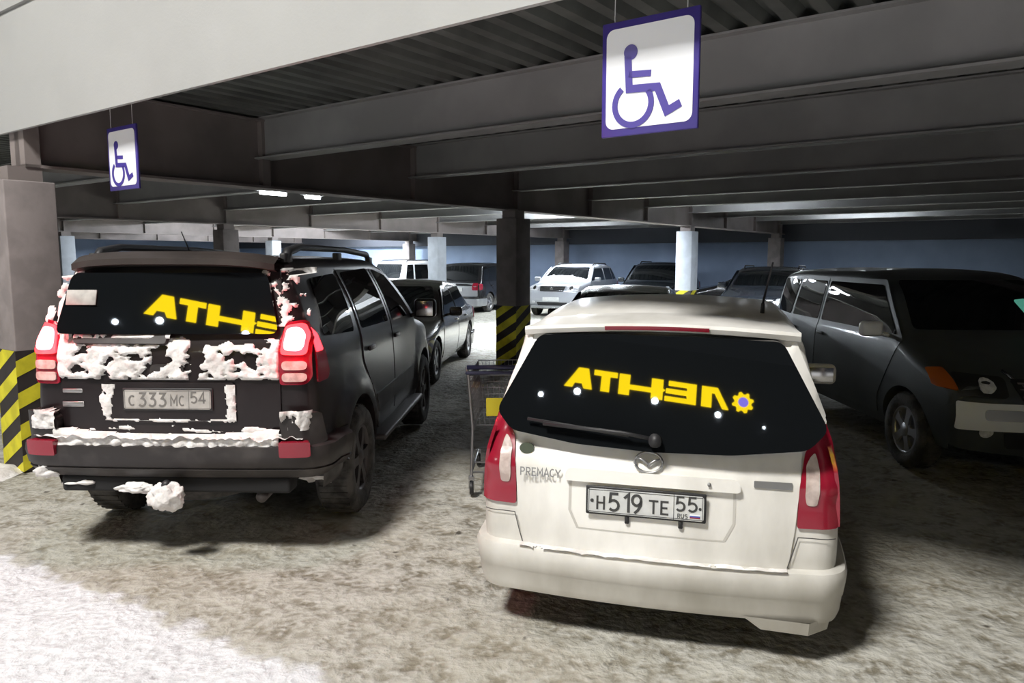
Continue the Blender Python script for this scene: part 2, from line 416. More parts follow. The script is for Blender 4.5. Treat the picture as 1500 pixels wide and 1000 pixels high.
strip_lamp(11.3, -2.2, 3.4, 'ceiling strip lamp over the bright patch of floor beyond the dark saloon', 520, True, 3.10, .02)
strip_lamp(13.4, -2.6, 3.4, 'ceiling strip lamp left of the central striped pillar', 380, True, 3.10, .4)
strip_lamp(13.4, 1.9, 1.6, 'ceiling strip lamp right of the central striped pillar', 60, True, 3.10)
strip_lamp(11.2, -11.5, 3.0, 'far left ceiling strip lamp behind the roof of the dark four-wheel drive', 420, True, 3.10, .6)
strip_lamp(15.8, -12.5, 3.0, 'distant ceiling strip lamp left of the thin far pillar', 420, True, 3.10, .6)
strip_lamp(15.8, -19, 3.0, 'distant ceiling strip lamp at the far left', 500, True, 3.10, .6)
strip_lamp(20.4, -18, 3.0, 'most distant ceiling strip lamp by the back wall', 420, True, 3.10, .6)
strip_lamp(18.2, -6.0, 3.0, 'distant ceiling strip lamp above the white wagon', 260, True, 3.10)
strip_lamp(18.4, 3.0, 2.2, 'distant ceiling strip lamp above the pale pillar', 170, True, 3.10)

# ------------------------------------------------------------ hanging accessibility signs
def arc(cx, cy, r, a0, a1, n): return [(cx+r*math.cos(R(a0+(a1-a0)*i/n)), cy+r*math.sin(R(a0+(a1-a0)*i/n))) for i in range(n+1)]
def strip_mb(m, pts, w, y, dy):
    L_, Rr = thick_line(pts, w); n = len(pts)
    vs = [(a, y, b) for a, b in L_]+[(a, y, b) for a, b in Rr]+[(a, y+dy, b) for a, b in L_]+[(a, y+dy, b) for a, b in Rr]
    fs = []
    for i in range(n-1):
        fs += [(i, i+1, n+i+1, n+i), (2*n+i, 3*n+i, 3*n+i+1, 2*n+i+1), (i, 2*n+i, 2*n+i+1, i+1), (n+i, n+i+1, 3*n+i+1, 3*n+i)]
    fs += [(0, n, 3*n, 2*n), (n-1, 3*n-1, 4*n-1, 2*n-1)]
    m.add(vs, fs)
def rrect(x0, x1, z0, z1, r, n=6):
    return (arc(x1-r, z1-r, r, 0, 90, n)+arc(x0+r, z1-r, r, 90, 180, n)+arc(x0+r, z0+r, r, 180, 270, n)+arc(x1-r, z0+r, r, 270, 360, n))
def sign(n, s, label):
    r = empty('accessible_parking_sign', G(n, s, 2.31), -A, label, 'sign', 'accessible parking signs hanging from the front beam')
    W, H = .43, .465
    m = MB(); m.rbox(-W/2, W/2, -.008, .008, 0, H, .003, 1); m.build('sign_board', M_['sign_b'], r)
    m = MB(); Mx = Matrix.Rotation(R(90), 4, 'X')
    m.prism(rrect(-W/2+.022, W/2-.022, .03, H-.03, .035), .0082, .0100, Mx)
    m.build('white_field', M_['sign_w'], r)
    # pictogram facing -y
    m = MB(); y, dy = -.0125, .002
    q = .465
    def pt(u, v): return (-W/2+u*W, (1-v)*H)
    hd = arc(*pt(.315, .285), .031, 0, 360, 20)[:-1]
    m.prism(hd, .0105, .0125, Mx)
    strip_mb(m, [pt(.285, .31), pt(.305, .60), pt(.60, .615), pt(.70, .83), pt(.835, .775)], .032, y, dy)
    strip_mb(m, [pt(.30, .475), pt(.53, .49)], .026, y, dy)
    cx, cz = pt(.345, .735)
    strip_mb(m, arc(cx, cz, .083, 128, 395, 30), .025, y, dy)
    m.build('wheelchair_pictogram', M_['sign_b'], r)
    for q in (-.16, .16):
        m = MB(); m.tube([(q, 0, H-.01), (q, 0, .62), (q, -.17, .62)], .003, 5); m.build('hanging_wire', M_['lamp_box'], r)
    return r
sign(.15, 5.75, 'larger, nearer wheelchair sign hanging above the white hatchback')
sign(.15, 1.47, 'smaller, farther wheelchair sign hanging above the dark four-wheel drive')

# ------------------------------------------------------------ car builder
def interp(x, tab):
    if x <= tab[0][0]: return tab[0][1]
    for (a, b), (c, d) in zip(tab, tab[1:]):
        if x <= c:
            t = (x-a)/(c-a); return b+(d-b)*t
    return tab[-1][1]
def smooth_tab(tab, n=8):                       # Catmull-Rom resample of (x, v)
    out = []
    for i in range(len(tab)-1):
        p0 = tab[max(i-1, 0)]; p1 = tab[i]; p2 = tab[i+1]; p3 = tab[min(i+2, len(tab)-1)]
        m1 = (p2[1]-p0[1])/(p2[0]-p0[0]); m2 = (p3[1]-p1[1])/(p3[0]-p1[0]); d = p2[0]-p1[0]
        for k in range(n):
            t = k/n; out.append((p1[0]+d*t, (2*t**3-3*t**2+1)*p1[1]+(t**3-2*t**2+t)*d*m1+(-2*t**3+3*t**2)*p2[1]+(t**3-t**2)*d*m2))
    return out+[tab[-1]]
class Car:
    # prof: from the bottom of the front up over the roof to the bottom of the rear: (x, z, fillet, crown, edge radius)
    def __init__(c, prof, sect, taper, wheels, sill=.24, step=.05):
        c.sect = smooth_tab(sect); c.taper = taper; c.sill = sill; c.wheels = wheels
        pts = []
        n = len(prof)
        for i, (x, z, fl, cr, er) in enumerate(prof):
            P = Vector((x, z))
            if i in (0, n-1) or fl == 0: pts.append((x, z, cr, er)); continue
            a = Vector(prof[i-1][:2]); b = Vector(prof[i+1][:2])
            da, db = (a-P), (b-P); f = min(fl, da.length*.48, db.length*.48)
            p0 = P+da.normalized()*f; p1 = P+db.normalized()*f
            for k in range(6):
                t = k/5; q = p0*(1-t)**2+P*2*t*(1-t)+p1*t*t; pts.append((q.x, q.y, cr, er))
        den = [pts[0]]
        for a, b in zip(pts, pts[1:]):
            d = math.hypot(b[0]-a[0], b[1]-a[1])
            if d < 1e-5: continue
            k = max(1, math.ceil(d/step))
            for q in range(1, k+1): den.append(tuple(a[m]+(b[m]-a[m])*q/k for m in range(4)))
        c.P = den; N = len(den)
        # inward normals, then smoothed
        nr = []
        for i in range(N):
            a = den[max(i-1, 0)]; b = den[min(i+1, N-1)]
            t = Vector((b[0]-a[0], b[1]-a[1])).normalized(); nr.append(Vector((-t.y, t.x)))  # left of a front->rear path, flipped below
        mid = nr[N//2]
        if mid.y > 0: nr = [-q for q in nr]
        for _ in range(4): nr = [nr[0]]+[(nr[i-1]+nr[i]*2+nr[i+1]).normalized() for i in range(1, N-1)]+[nr[-1]]
        c.nr = nr
        c.E = [(p[0]+m.x*(p[2]+p[3]), p[1]+m.y*(p[2]+p[3])) for p, m in zip(den, nr)]
        c.W = [c.ys(x, z) for x, z in c.E]
        c.imid = max(range(N), key=lambda i: den[i][1])
        c._cr = {}
    def ys(c, x, z):
        v = interp(z, c.sect)
        for x0, span, k, p in c.taper:            # taper towards an end
            u = (x-x0)/span
            if u > 0: v *= 1-k*u**p
        return v
    def S(c, i, y):                                # wrap point at profile index i, cross position y
        W = c.W[i]; p = c.P[i]; ay = min(abs(y), W); t = ay/W; r = min(p[3], W*.9)
        q = max(0, (ay-(W-r))/r) if r > 0 else 0
        d = p[2]*t*t+r*(1-math.sqrt(max(0, 1-q*q)))
        return p[0]+c.nr[i].x*d, p[1]+c.nr[i].y*d
    def curve(c, y, seg):
        k = (round(y, 4), seg)
        if k not in c._cr:
            rng = range(c.imid, len(c.P)) if seg == 'rear' else range(c.imid, -1, -1)
            c._cr[k] = [c.S(i, y) for i in rng]
        return c._cr[k]
    def fx(c, y, z, seg):                          # x of the rear / front surface at (y, z)
        q = c.curve(y, seg); best = None
        for a, b in zip(q, q[1:]):
            if (a[1]-z)*(b[1]-z) <= 0 and abs(a[1]-b[1]) > 1e-6:
                t = (z-a[1])/(b[1]-a[1]); x = a[0]+(b[0]-a[0])*t
                if best is None or (x < best if seg == 'rear' else x > best): best = x
        if best is None: best = q[0][0] if z > q[0][1] else q[-1][0]
        return best
    def ztop(c, x, y):                             # height of the top surface
        q = [c.S(i, y) for i in range(len(c.P))]; best = 0
        for a, b in zip(q, q[1:]):
            if (a[0]-x)*(b[0]-x) <= 0 and abs(a[0]-b[0]) > 1e-6:
                t = (x-a[0])/(b[0]-a[0]); best = max(best, a[1]+(b[1]-a[1])*t)
        return best
    def rear(c): return lambda y, z: Vector((c.fx(y, z, 'rear'), y, z))
    def front(c): return lambda y, z: Vector((c.fx(y, z, 'front'), y, z))
    def side(c, s): return lambda x, z: Vector((x, s*c.ys(x, z), z))
    def top(c): return lambda x, y: Vector((x, y, c.ztop(x, y)))
    def loop(c):
        lp = list(c.E); xr, zr = lp[-1]; xf, zf = lp[0]
        out = list(lp); arch = []
        z0 = c.sill
        def seg(x0, x1):
            k = max(1, int(abs(x1-x0)/.12)); return [(x0+(x1-x0)*q/k, z0) for q in range(1, k+1)]
        cur = xr
        if zr > z0+.02: out.append((xr+.03, z0)); cur = xr+.03
        for wx, wz, ar in sorted(c.wheels):
            h = z0-wz; dx = math.sqrt(max(1e-4, ar*ar-h*h))
            out += seg(cur, wx-dx)
            a0 = math.atan2(h, -dx); a1 = math.atan2(h, dx)
            if a0 < 0: a0 += 2*math.pi
            k = 22
            for q in range(0, k+1):
                a = a0+(a1-a0)*q/k; pt = (wx+ar*math.cos(a), wz+ar*math.sin(a))
                if q: out.append(pt)
                arch.append(pt)
            arch.append(None); cur = wx+dx
        out += seg(cur, xf-.03)
        if zf <= z0+.02: out.pop()
        return out, arch
    def body(c, root, m, name='body'):
        mb = MB(); N = len(c.P); T = []
        for k in range(17): T.append(k/16)
        tt = [-math.sin(t*math.pi/2) for t in reversed(T)]+[math.sin(t*math.pi/2) for t in T[1:]]
        K = len(tt); vs = []
        for i in range(N):
            for t in tt:
                y = t*c.W[i]; x, z = c.S(i, y); vs.append((x, y, z))
        mb.add(vs, [(i*K+k, i*K+k+1, (i+1)*K+k+1, (i+1)*K+k) for i in range(N-1) for k in range(K-1)], True)
        lp, arch = c.loop()
        tri = cdt(lp, .07)
        for s in (1, -1):
            mb.add([(x, s*c.ys(x, z), z) for x, z in tri[0]], tri[1], True)
            prev = None; v2 = []; f2 = []
            for a in arch:
                if a is None: prev = None; continue
                y = c.ys(*a); b = len(v2); v2 += [(a[0], s*y, a[1]), (a[0], s*(y-.16), a[1])]
                if prev is not None: f2.append((prev, b, b+1, prev+1))
                prev = b
            mb.add(v2, f2, True)
        o = mb.build(name, m, root, merge=True, ang=48)
        # dark underbody with wheel wells
        mb = MB(); x0 = min(p[0] for p in c.E)+.10; x1 = max(p[0] for p in c.E)-.12
        ws = sorted(c.wheels); wmin = min(c.W)*.0+c.sect[0][1]-.24
        mb.box(x0, x1, -wmin, wmin, c.sill-.02, c.sill+.30)
        a = ws[0][0]+ws[0][2]+.02; b = ws[-1][0]-ws[-1][2]-.02
        mb.box(a, b, -wmin-.17, wmin+.17, c.sill-.015, c.sill+.02)
        mb.build('underbody', M_['under'], root)
        return o
def cdt(loop, res):
    n = len(loop); xs = [p[0] for p in loop]; zs = [p[1] for p in loop]
    pts = [Vector(p) for p in loop]; extra = []
    import bisect
    i = math.floor(min(xs)/res)
    while i*res <= max(xs):
        j = math.floor(min(zs)/res)
        while j*res <= max(zs):
            px, pz = i*res+.0007, j*res+.0003
            ins = False; near = False
            for a in range(n):
                x1, z1 = loop[a]; x2, z2 = loop[(a+1) % n]
                if (z1 > pz) != (z2 > pz) and px < (x2-x1)*(pz-z1)/(z2-z1)+x1: ins = not ins
                dx, dz = x2-x1, z2-z1; L2 = dx*dx+dz*dz
                t = 0 if L2 == 0 else max(0, min(1, ((px-x1)*dx+(pz-z1)*dz)/L2))
                if (px-x1-dx*t)**2+(pz-z1-dz*t)**2 < (res*.35)**2: near = True; break
            if ins and not near: extra.append(Vector((px, pz)))
            j += 1
        i += 1
    v, e, f, *_ = delaunay_2d_cdt(pts+extra, [], [list(range(n))], 1, 1e-5)
    return [(q.x, q.y) for q in v], [tuple(q) for q in f]
def rounded(poly, r, n=4):
    out = []; m = len(poly)
    for i in range(m):
        rr = r[i] if isinstance(r, (list, tuple)) else r
        P = Vector(poly[i][:2]); da = Vector(poly[i-1][:2])-P; db = Vector(poly[(i+1) % m][:2])-P
        f = min(rr, da.length*.48, db.length*.48)
        if f < 1e-4: out.append(tuple(P)); continue
        p0 = P+da.normalized()*f; p1 = P+db.normalized()*f
        for k in range(n+1):
            t = k/n; q = p0*(1-t)**2+P*2*t*(1-t)+p1*t*t; out.append((q.x, q.y))
    return out
def dens(poly, s):
    out = []
    for i in range(len(poly)):
        a, b = poly[i], poly[(i+1) % len(poly)]; d = math.hypot(b[0]-a[0], b[1]-a[1]); k = max(1, math.ceil(d/s))
        for q in range(k): out.append((a[0]+(b[0]-a[0])*q/k, a[1]+(b[1]-a[1])*q/k))
    return out
def fnorm(f, a, b, out):
    e = .006; u = f(a+e, b)-f(a-e, b); v = f(a, b+e)-f(a, b-e); n = u.cross(v)
    if n.length < 1e-12: return out.copy()
    n.normalize(); return n if n.dot(out) > 0 else -n
def panel(mb, f, poly, out, off=.006, thick=.006, r=.02, res=.06, fn=None):
    poly = dens(rounded(poly, r), res*.8); vs, fs = cdt(poly, res); out = Vector(out)
    P = []; Nn = []
    for a, b in vs:
        p = f(a, b); n = fnorm(f, a, b, out); o = off(a, b) if callable(off) else off
        P.append(p+n*o); Nn.append(n)
    mb.add(P, fs, True)
    m = len(poly)
    idx = [min(range(len(vs)), key=lambda k: (vs[k][0]-q[0])**2+(vs[k][1]-q[1])**2) for q in poly]
    R1 = [P[i] for i in idx]; R2 = [P[i]-Nn[i]*(thick+(off(*vs[i]) if callable(off) else off)) for i in idx]
    mb.add(R1+R2, [(i, (i+1) % m, m+(i+1) % m, m+i) for i in range(m)])
def P1(name, m, parent, f, poly, out, **k):
    mb = MB(); panel(mb, f, poly, out, **k); return mb.build(name, m, parent)
def mir(poly): return [(-a, b) for a, b in poly]
def seamline(mb, f, pts, out, w=.006, off=.002):
    pts2 = []
    for a, b in zip(pts, pts[1:]):
        k = max(1, math.ceil(math.hypot(b[0]-a[0], b[1]-a[1])/.04))
        pts2 += [(a[0]+(b[0]-a[0])*q/k, a[1]+(b[1]-a[1])*q/k) for q in range(k)]
    pts2.append(pts[-1]); L_, Rr = thick_line(pts2, w); out = Vector(out); n = len(pts2)
    vs = [f(*q)+fnorm(f, *q, out)*off for q in L_]+[f(*q)+fnorm(f, *q, out)*off for q in Rr]
    mb.add(vs, [(i, i+1, n+i+1, n+i) for i in range(n-1)])
def wheel(parent, x, y, r, w=.20, s=1, rimm='rim', spokes=5, rr=None):
    rr = rr or r*.64
    Mx = Matrix.Translation((x, y, r)) @ Matrix.Rotation(R(-90)*s, 4, 'X')     # local z = outwards
    mb = MB(); h = w/2
    mb.lathe([(rr-.02, -h+.01), (rr+.02, -h), (r-.03, -h), (r-.004, -h+.03), (r, -h+.05), (r, h-.05), (r-.004, h-.03), (r-.03, h), (rr+.02, h), (rr, h-.012), (rr-.02, h-.03)], Mx)
    for k in range(44):                          # tread blocks
        a = 2*math.pi*k/44; Q = Mx@Matrix.Rotation(a, 4, 'Z')
        mb.box(r-.004, r+.004, -.011, .011, -h+.03, h-.03, Q)
    t = mb.build('wheel', M_['tyre'], parent)
    mb = MB(); mb.lathe([(rr, h-.02), (rr-.02, h-.012), (rr-.03, h-.05), (rr*.9, -h+.02), (.02, -h+.02)], Mx)
    for k in range(spokes):
        Q = Mx@Matrix.Rotation(2*math.pi*k/spokes, 4, 'Z')
        mb.prism([(.03, -.035), (rr*.55, -.03), (rr-.02, -.045), (rr-.02, .045), (rr*.55, .03), (.03, .035)], h-.045, h-.022, Q)
    mb.lathe([(.0, h-.012), (.05, h-.014), (.07, h-.03), (.07, h-.06)], Mx, 24)
    mb.build('rim', M_[rimm], t)
    return t
def mirror_part(parent, x, y, z, s, m, glass=True, face=-1, sz=(.10, .19, .13)):
    mb = MB(); mb.rbox(x-sz[0]/2, x+sz[0]/2, y-sz[1]/2, y+sz[1]/2, z-sz[2]/2, z+sz[2]/2, .042, 4)
    mb.tube([(x, y-s*sz[1]*.4, z-sz[2]*.3), (x+.01, y-s*sz[1]*.85, z-sz[2]*.45)], .02, 8)
    o = mb.build('side_mirror', m, parent)
    mb = MB(); mb.rbox(x-sz[0]/2-.004, x-sz[0]/2+.006, y-sz[1]/2+.025, y+sz[1]/2-.025, z-sz[2]/2+.02, z+sz[2]/2-.02, .003, 2)
    mb.build('mirror_glass', M_['chrome'], o)
    return o
def plate(parent, M, txts, m='plate', ink='ink', frame=True, flag=False, w=.52, h=.112):
    mb = MB(); mb.rbox(-w/2-.010, w/2+.010, -h/2-.010, h/2+.012, -.012, .0, .006, 2, M)
    o = mb.build('licence_plate', M_['black'] if frame else M_[m], parent)
    if frame:
        mb = MB(); mb.prism(rrect(-w/2, w/2, -h/2, h/2, .012), 0, .003, M)
        face = mb.build('plate_face', M_[m], o)
    mb = MB()
    for t, x, y, sz, sx in txts:
        q = text_mb(t, sz, M@Matrix.Translation((x, y, .004)), .0008, .0012, sx); mb.add(q.v, q.f)
    if frame:
        B = []
        for x0, x1, y0, y1 in ((-w/2+.004, w/2-.004, h/2-.0065, h/2-.004), (-w/2+.004, w/2-.004, -h/2+.004, -h/2+.0065), (-w/2+.004, -w/2+.0065, -h/2, h/2), (w/2-.0065, w/2-.004, -h/2, h/2), (.128, .1305, -h/2, h/2)):
            mb.box(x0, x1, y0, y1, .003, .0042, M)
    if txts or frame: mb.build('plate_characters', M_[ink], o)
    if flag:
        for k, c in enumerate(('sign_w', 'flag_blue', 'red_lens')):
            mb = MB(); mb.box(.20, .245, -.0405-.006*k+.008, -.0345-.006*k+.008, .003, .0045, M); mb.build('flag_stripe', M_[c], o)
    return o
M_['flag_blue'] = mat('flag_blue', (.05, .08, .4), .5)
def backM(x, y, z, tilt=0):        # a frame whose xy plane faces backwards (-x), text upright and readable from behind
    # local x -> world -y (right as seen from behind), local y -> up, local z -> -x
    B = Matrix(((0, 0, -1, x), (-1, 0, 0, y), (0, 1, 0, z), (0, 0, 0, 1)))
    return B @ Matrix.Rotation(R(-tilt), 4, 'X')
def frontM(x, y, z, tilt=0):
    B = Matrix(((0, 0, 1, x), (1, 0, 0, y), (0, 1, 0, z), (0, 0, 0, 1)))
    return B @ Matrix.Rotation(R(-tilt), 4, 'X')
def bumper(parent, c, end, rows, m, name, ymax=None, back=.55):
    """band that follows the plan of the body round one end; rows = (z, outward offset)"""
    sg = -1 if end == 'rear' else 1
    # plan path at mid height of the body, from one side to the other
    zz = rows[len(rows)//2][0]; f = c.rear() if end == 'rear' else c.front()
    W = max(c.W[-3], c.W[3])
    path = []
    idx = len(c.P)-4 if end == 'rear' else 3
    Wl = c.W[idx]
    ts = [-math.sin(t*math.pi/2/14) for t in range(14, 0, -1)]+[math.sin(t*math.pi/2/14) for t in range(15)]
    ends = [(c.S(idx, t*Wl)[0], t*Wl) for t in ts]
    xe = ends[0][0]; sd = [(xe+(-sg)*back*(1-k/8), c.ys(xe-sg*back*(1-k/8), zz)) for k in range(8)]
    path = [(x, -y) for x, y in sd]+ends+[(x, y) for x, y in reversed(sd)]
    nrm = []
    for i in range(len(path)):
        a = Vector(path[max(i-1, 0)]); b = Vector(path[min(i+1, len(path)-1)]); t = (b-a).normalized()
        n = Vector((t.y, -t.x)); nrm.append(n if (n.x*sg > .02 or n.y*path[i][1] > 0) else -n)
    vs = []; K = len(path)
    for z, off in rows:
        for q, (p, n) in enumerate(zip(path, nrm)):
            e = min(1, q/3, (K-1-q)/3); o = off*e+(-.01)*(1-e)
            vs.append((p[0]+n.x*o, p[1]+n.y*o, z))
    mb = MB(); mb.add(vs, [(i*K+k, i*K+k+1, (i+1)*K+k+1, (i+1)*K+k) for i in range(len(rows)-1) for k in range(K-1)], True)
    return mb.build(name, m, parent, merge=True, ang=35)
def snow(parent, f, box, mask, out, thick=.02, step=.016, name='snow_crust', base=.004):
    a0, a1, b0, b1 = box; na = int((a1-a0)/step); nb = int((b1-b0)/step); V = {}; vs = []; fs = []
    out = Vector(out)
    def val(i, j): a, b = a0+i*step, b0+j*step; return mask(a, b)
    g = [[val(i, j) for j in range(nb+1)] for i in range(na+1)]
    def vid(i, j):
        if (i, j) not in V:
            a, b = a0+i*step, b0+j*step; h = max(0.0, min(1, g[i][j]*4))
            p = f(a, b)+out*(base+thick*h*(.6+.7*abs(noise.noise(Vector((a*17, b*17, 1.7))))) if g[i][j] > 0 else -.004)
            V[(i, j)] = len(vs); vs.append(p)
        return V[(i, j)]
    for i in range(na):
        for j in range(nb):
            q = [(i, j), (i+1, j), (i+1, j+1), (i, j+1)]
            if sum(g[x][y] > 0 for x, y in q) >= 2: fs.append(tuple(vid(x, y) for x, y in q))
    mb = MB(); mb.add(vs, fs, True)
    return mb.build(name, M_['snow'], parent, merge=True, ang=180)
def fbm(a, b, s, seed=0):
    return noise.fractal(Vector((a*s, b*s, seed)), 1.0, 2.0, 5)

# ------------------------------------------------------------ white hatchback, rear to the camera
PANE1 = (2.395, 14.387)        # yaw against the car and tilt of the rear panes, degrees
PANE2 = (-2.225, 12.238)
def pane_normal(p):          # outward, in car axes (x forward)
    y, t = R(p[0]), R(p[1])
    return Vector((-math.cos(y)*math.cos(t), math.sin(y)*math.cos(t), math.sin(t)))
def white_hatchback():
    th = R(90-15.2)
    root = empty('hatchback_car', (1.155, 5.20, 0), th, 'white hatchback parked rear first, yellow lettering mirrored in its rear window', 'car')
    prof = [(2.02, .25, 0, .20, .05), (2.10, .50, .08, .22, .08), (2.02, .76, .12, .20, .10), (1.75, .90, .2, .12, .10), (1.05, 1.05, .15, .06, .10),
            (.25, 1.49, .25, .05, .09), (-.35, 1.575, .5, .04, .08), (-1.15, 1.565, .5, .045, .08), (-1.66, 1.50, .10, .05, .07),
            (-1.79, 1.455, .03, .02, .07), (-1.900, 1.00, .02, .012, .07), (-1.975, .93, .06, .03, .07), (-2.01, .70, .12, .05, .09), (-2.02, .47, .05, .06, .09), (-1.98, .28, 0, .06, .09)]
    sect = [(.20, .785), (.35, .83), (.55, .85), (.75, .848), (.92, .835), (1.02, .81), (1.2, .745), (1.4, .672), (1.5, .63), (1.58, .56)]
    taper = [(1.0, 1.1, .13, 2), ]
    c = Car(prof, sect, taper, [(-1.32, .30, .365), (1.35, .30, .365)], .24)
    oys = c.ys
    def ys(x, z):
        v = oys(x, z); u = (-1.35-x)/.75
        return v*(1-.075*u**2) if u > 0 else v
    c.ys = ys; c.W = [c.ys(x, z) for x, z in c.E]
    W = M_['dirty_white']; c.body(root, W)
    f = c.rear(); B = (-1, 0, 0)
    # tailgate with its window
    gate_poly = [(-.60, 1.475), (.60, 1.475), (.765, 1.12), (.655, 1.04), (.628, .70), (.60, .50), (.3, .475), (-.3, .475), (-.60, .50), (-.628, .70), (-.655, 1.04), (-.765, 1.12)]
    gate_poly = [(a, min(b, 1.46)) for a, b in gate_poly]
    g = P1('tailgate', W, root, f, gate_poly, B, off=.010, thick=.006, r=.03, res=.05)
    win = [(-.555, 1.435), (-.2, 1.443), (.2, 1.443), (.555, 1.435), (.745, 1.13), (.665, 1.055), (.35, 1.015), (0, 1.003), (-.35, 1.015), (-.665, 1.055), (-.745, 1.13)]
    # flat window pane (heights before the warp below)
    wz = lambda z: z-.075*max(0, min(1, (z-.12)/.12, (1.44-z)/.40))
    nrm = pane_normal(PANE1)
    C0_ = Vector((-1.950, 0, 1.17))
    def plane(y, z):
        zz = wz(z); return Vector((C0_.x-(nrm.y*y+nrm.z*(zz-C0_.z))/nrm.x, y, z))
    mb = MB(); pl = rounded(win, .035)
    pts = [plane(*q) for q in pl]; n = len(pts)
    mb.add(pts+[Vector((max(f(*q).x+.012, p_.x+.006), *q)) for q, p_ in zip(pl, pts)], [tuple(range(n))]+[(i, (i+1) % n, n+(i+1) % n, n+i) for i in range(n)])
    wdw = mb.build('rear_window', M_['glass'], g)
    # wiper
    mb = MB()
    P = lambda y, z, o=.03: plane(y, z)+nrm*o
    mb.tube([P(-.02, 1.055), P(.12, 1.07, .045), P(.50, 1.085, .035)], .008, 6); mb.tube([P(.10, 1.062, .026), P(.58, 1.10, .024)], .007, 6)
    mb.tube([P(-.02, 1.05, .0), P(-.02, 1.05, .045)], .028, 14)
    mb.build('rear_wiper', M_['black'], g)
    # recess garnish and handle bar
    fo = lambda y, z: .010+.012
    P1('handle_garnish', W, root, f, [(-.385, .895), (.385, .895), (.40, .84), (-.40, .84)], B, off=.034, thick=.02, r=.03, res=.05)
    mb = MB()
    for s in (-1, 1): seamline(mb, f, [(s*.37, .84), (s*.37, .70), (s*.33, .62)], B, .012, .0115)
    seamline(mb, f, [(.33, .62), (-.33, .62)], B, .006, .0115)
    mb.build('recess_edge', mat('painted_recess_shade', (.55, .53, .49), .6), g)  # recess shade painted as darker lines; no recess is modelled
    mb = MB(); p = f(-.26, .875); mb.tube([p+Vector((-.03, 0, 0)), p+Vector((-.045, 0, 0))], .008, 12); mb.build('tailgate_lock', M_['grey_emb'], g)
    # number plate
    x = c.fx(0, .765, 'rear')-.034
    plate(root, backM(x, .02, .765, 3), [('*', -.240, .0, .09, 1), ('H', -.200, -.008, .086, 1.1), ('519', -.088, .0, .118, 1.04), ('TE', .064, -.008, .086, 1.1), ('55', .184, .018, .094, 1.08), ('RUS', .168, -.037, .026, 1.2), ('*', .244, .0, .07, 1)], flag=True)
    mb = MB()
    for y in (.10, -.14):
        mb = MB(); mb.rbox(x+.0, x+.012, y-.010, y+.010, .665, .70, .003, 1); mb.build('plate_clip', M_['black'], g)
    # emblem: ring with spread wings
    x0 = c.fx(0, .965, 'rear'); E = backM(x0-.048, .01, .948, 12)
    mb = MB(); ring = [E@Vector((.062*math.cos(t), .047*math.sin(t), 0)) for t in [2*math.pi*k/36 for k in range(36)]]
    mb.tube(ring, .0065, 8, closed=True)
    for s in (-1, 1):
        mb.tube([E@Vector((0, -.012, .001)), E@Vector((s*.012, -.002, .001)), E@Vector((s*.028, .010, .001)), E@Vector((s*.055, .020, 0))], [.007, .007, .006, .004], 8)
    mb.build('wing_emblem', M_['grey_emb'], g)
    # lettering and small badges
    E = backM(c.fx(.52, .87, 'rear')-.031, .515, .868, 4) @ Matrix.Rotation(R(0), 4, 'Z')
    q = text_mb('PREMACY', .054, E, .002, 0, 1.0); q.build('model_lettering', M_['grey_emb'], g)
    P1('badge', M_['grey_emb'], g, f, [(-.63+.02, .895), (-.45, .895), (-.45, .868), (-.61, .868)], B, off=.016, thick=.006, r=.004)
    mb = MB(); E = backM(c.fx(.60, .95, 'rear')-.014, .595, .965, 10)
    mb.add([E@Vector((.036*math.cos(t), .026*math.sin(t), z)) for z in (-.01, .003) for t in [2*math.pi*k/24 for k in range(24)]], [tuple(range(24, 48))]+[(k, (k+1) % 24, 24+(k+1) % 24, 24+k) for k in range(24)])
    mb.build('oval_badge', mat('dark_green_badge', (.07, .085, .06), .4), g)
    # lamps
    for s in (1, -1):
        outl = [(.742, 1.125), (.668, 1.02), (.640, .88), (.635, .70), (.80, .70), (.80, .82), (.793, .95), (.772, 1.06)]
        if s < 0: outl = mir(outl)
        lp = P1('tail_lamp', M_['red_lens'], root, f, outl, B, off=.014, thick=.02, r=.012, res=.035)
        inn = [(.706, 1.02), (.668, .965), (.664, .84), (.672, .80), (.712, .80), (.722, .86), (.722, .95)]
        if s < 0: inn = mir(inn)
        P1('clear_lens', M_['smoke_lens'], lp, f, inn, B, off=.020, thick=.006, r=.015, res=.03)
        fs = c.side(s)
        mb = MB(); panel(mb, fs, [(-1.90, 1.06), (-1.84, .98), (-1.80, .84), (-1.80, .70), (-1.93, .70), (-1.94, .95)], (0, s, 0), off=.006, thick=.01, r=.01, res=.04)
        mb.build('lamp_side', M_['red_lens'], lp)
    # high stop lamp in the roof spoiler
    mb = MB()
    sp = []
    for k in range(25):
        y = -.64+1.28*k/24; e = 1-abs(y/.64)**6; sp.append((y, e))
    vs = []; fs = []
    for y, e in sp:
        x0_, z0_ = -1.50, c.ztop(-1.50, y)+.004; x1_ = -1.80-.035*e; z1_ = 1.492-.03*(y/.64)**2
        vs += [(x0_, y, z0_), ((x0_+x1_)/2, y, (z0_+z1_)/2+.012*e), (x1_, y, z1_+.004), (x1_-.004, y, z1_-.012), (x1_+.006, y, z1_-.034), (-1.76, y, z1_-.04)]
    for i in range(24):
        for k in range(5): fs.append((i*6+k, i*6+k+1, (i+1)*6+k+1, (i+1)*6+k))
    mb.add(vs, fs, True); spo = mb.build('roof_spoiler', W, root, merge=True, ang=35)
    mb = MB(); vs = []
    for k in range(13):
        y = -.24+.48*k/12; x1_ = -1.838; z1_ = 1.492-.03*(y/.64)**2
        vs += [(x1_-.006, y, z1_-.008), (x1_-.001, y, z1_-.026), (x1_+.02, y, z1_-.026), (x1_+.02, y, z1_-.008)]
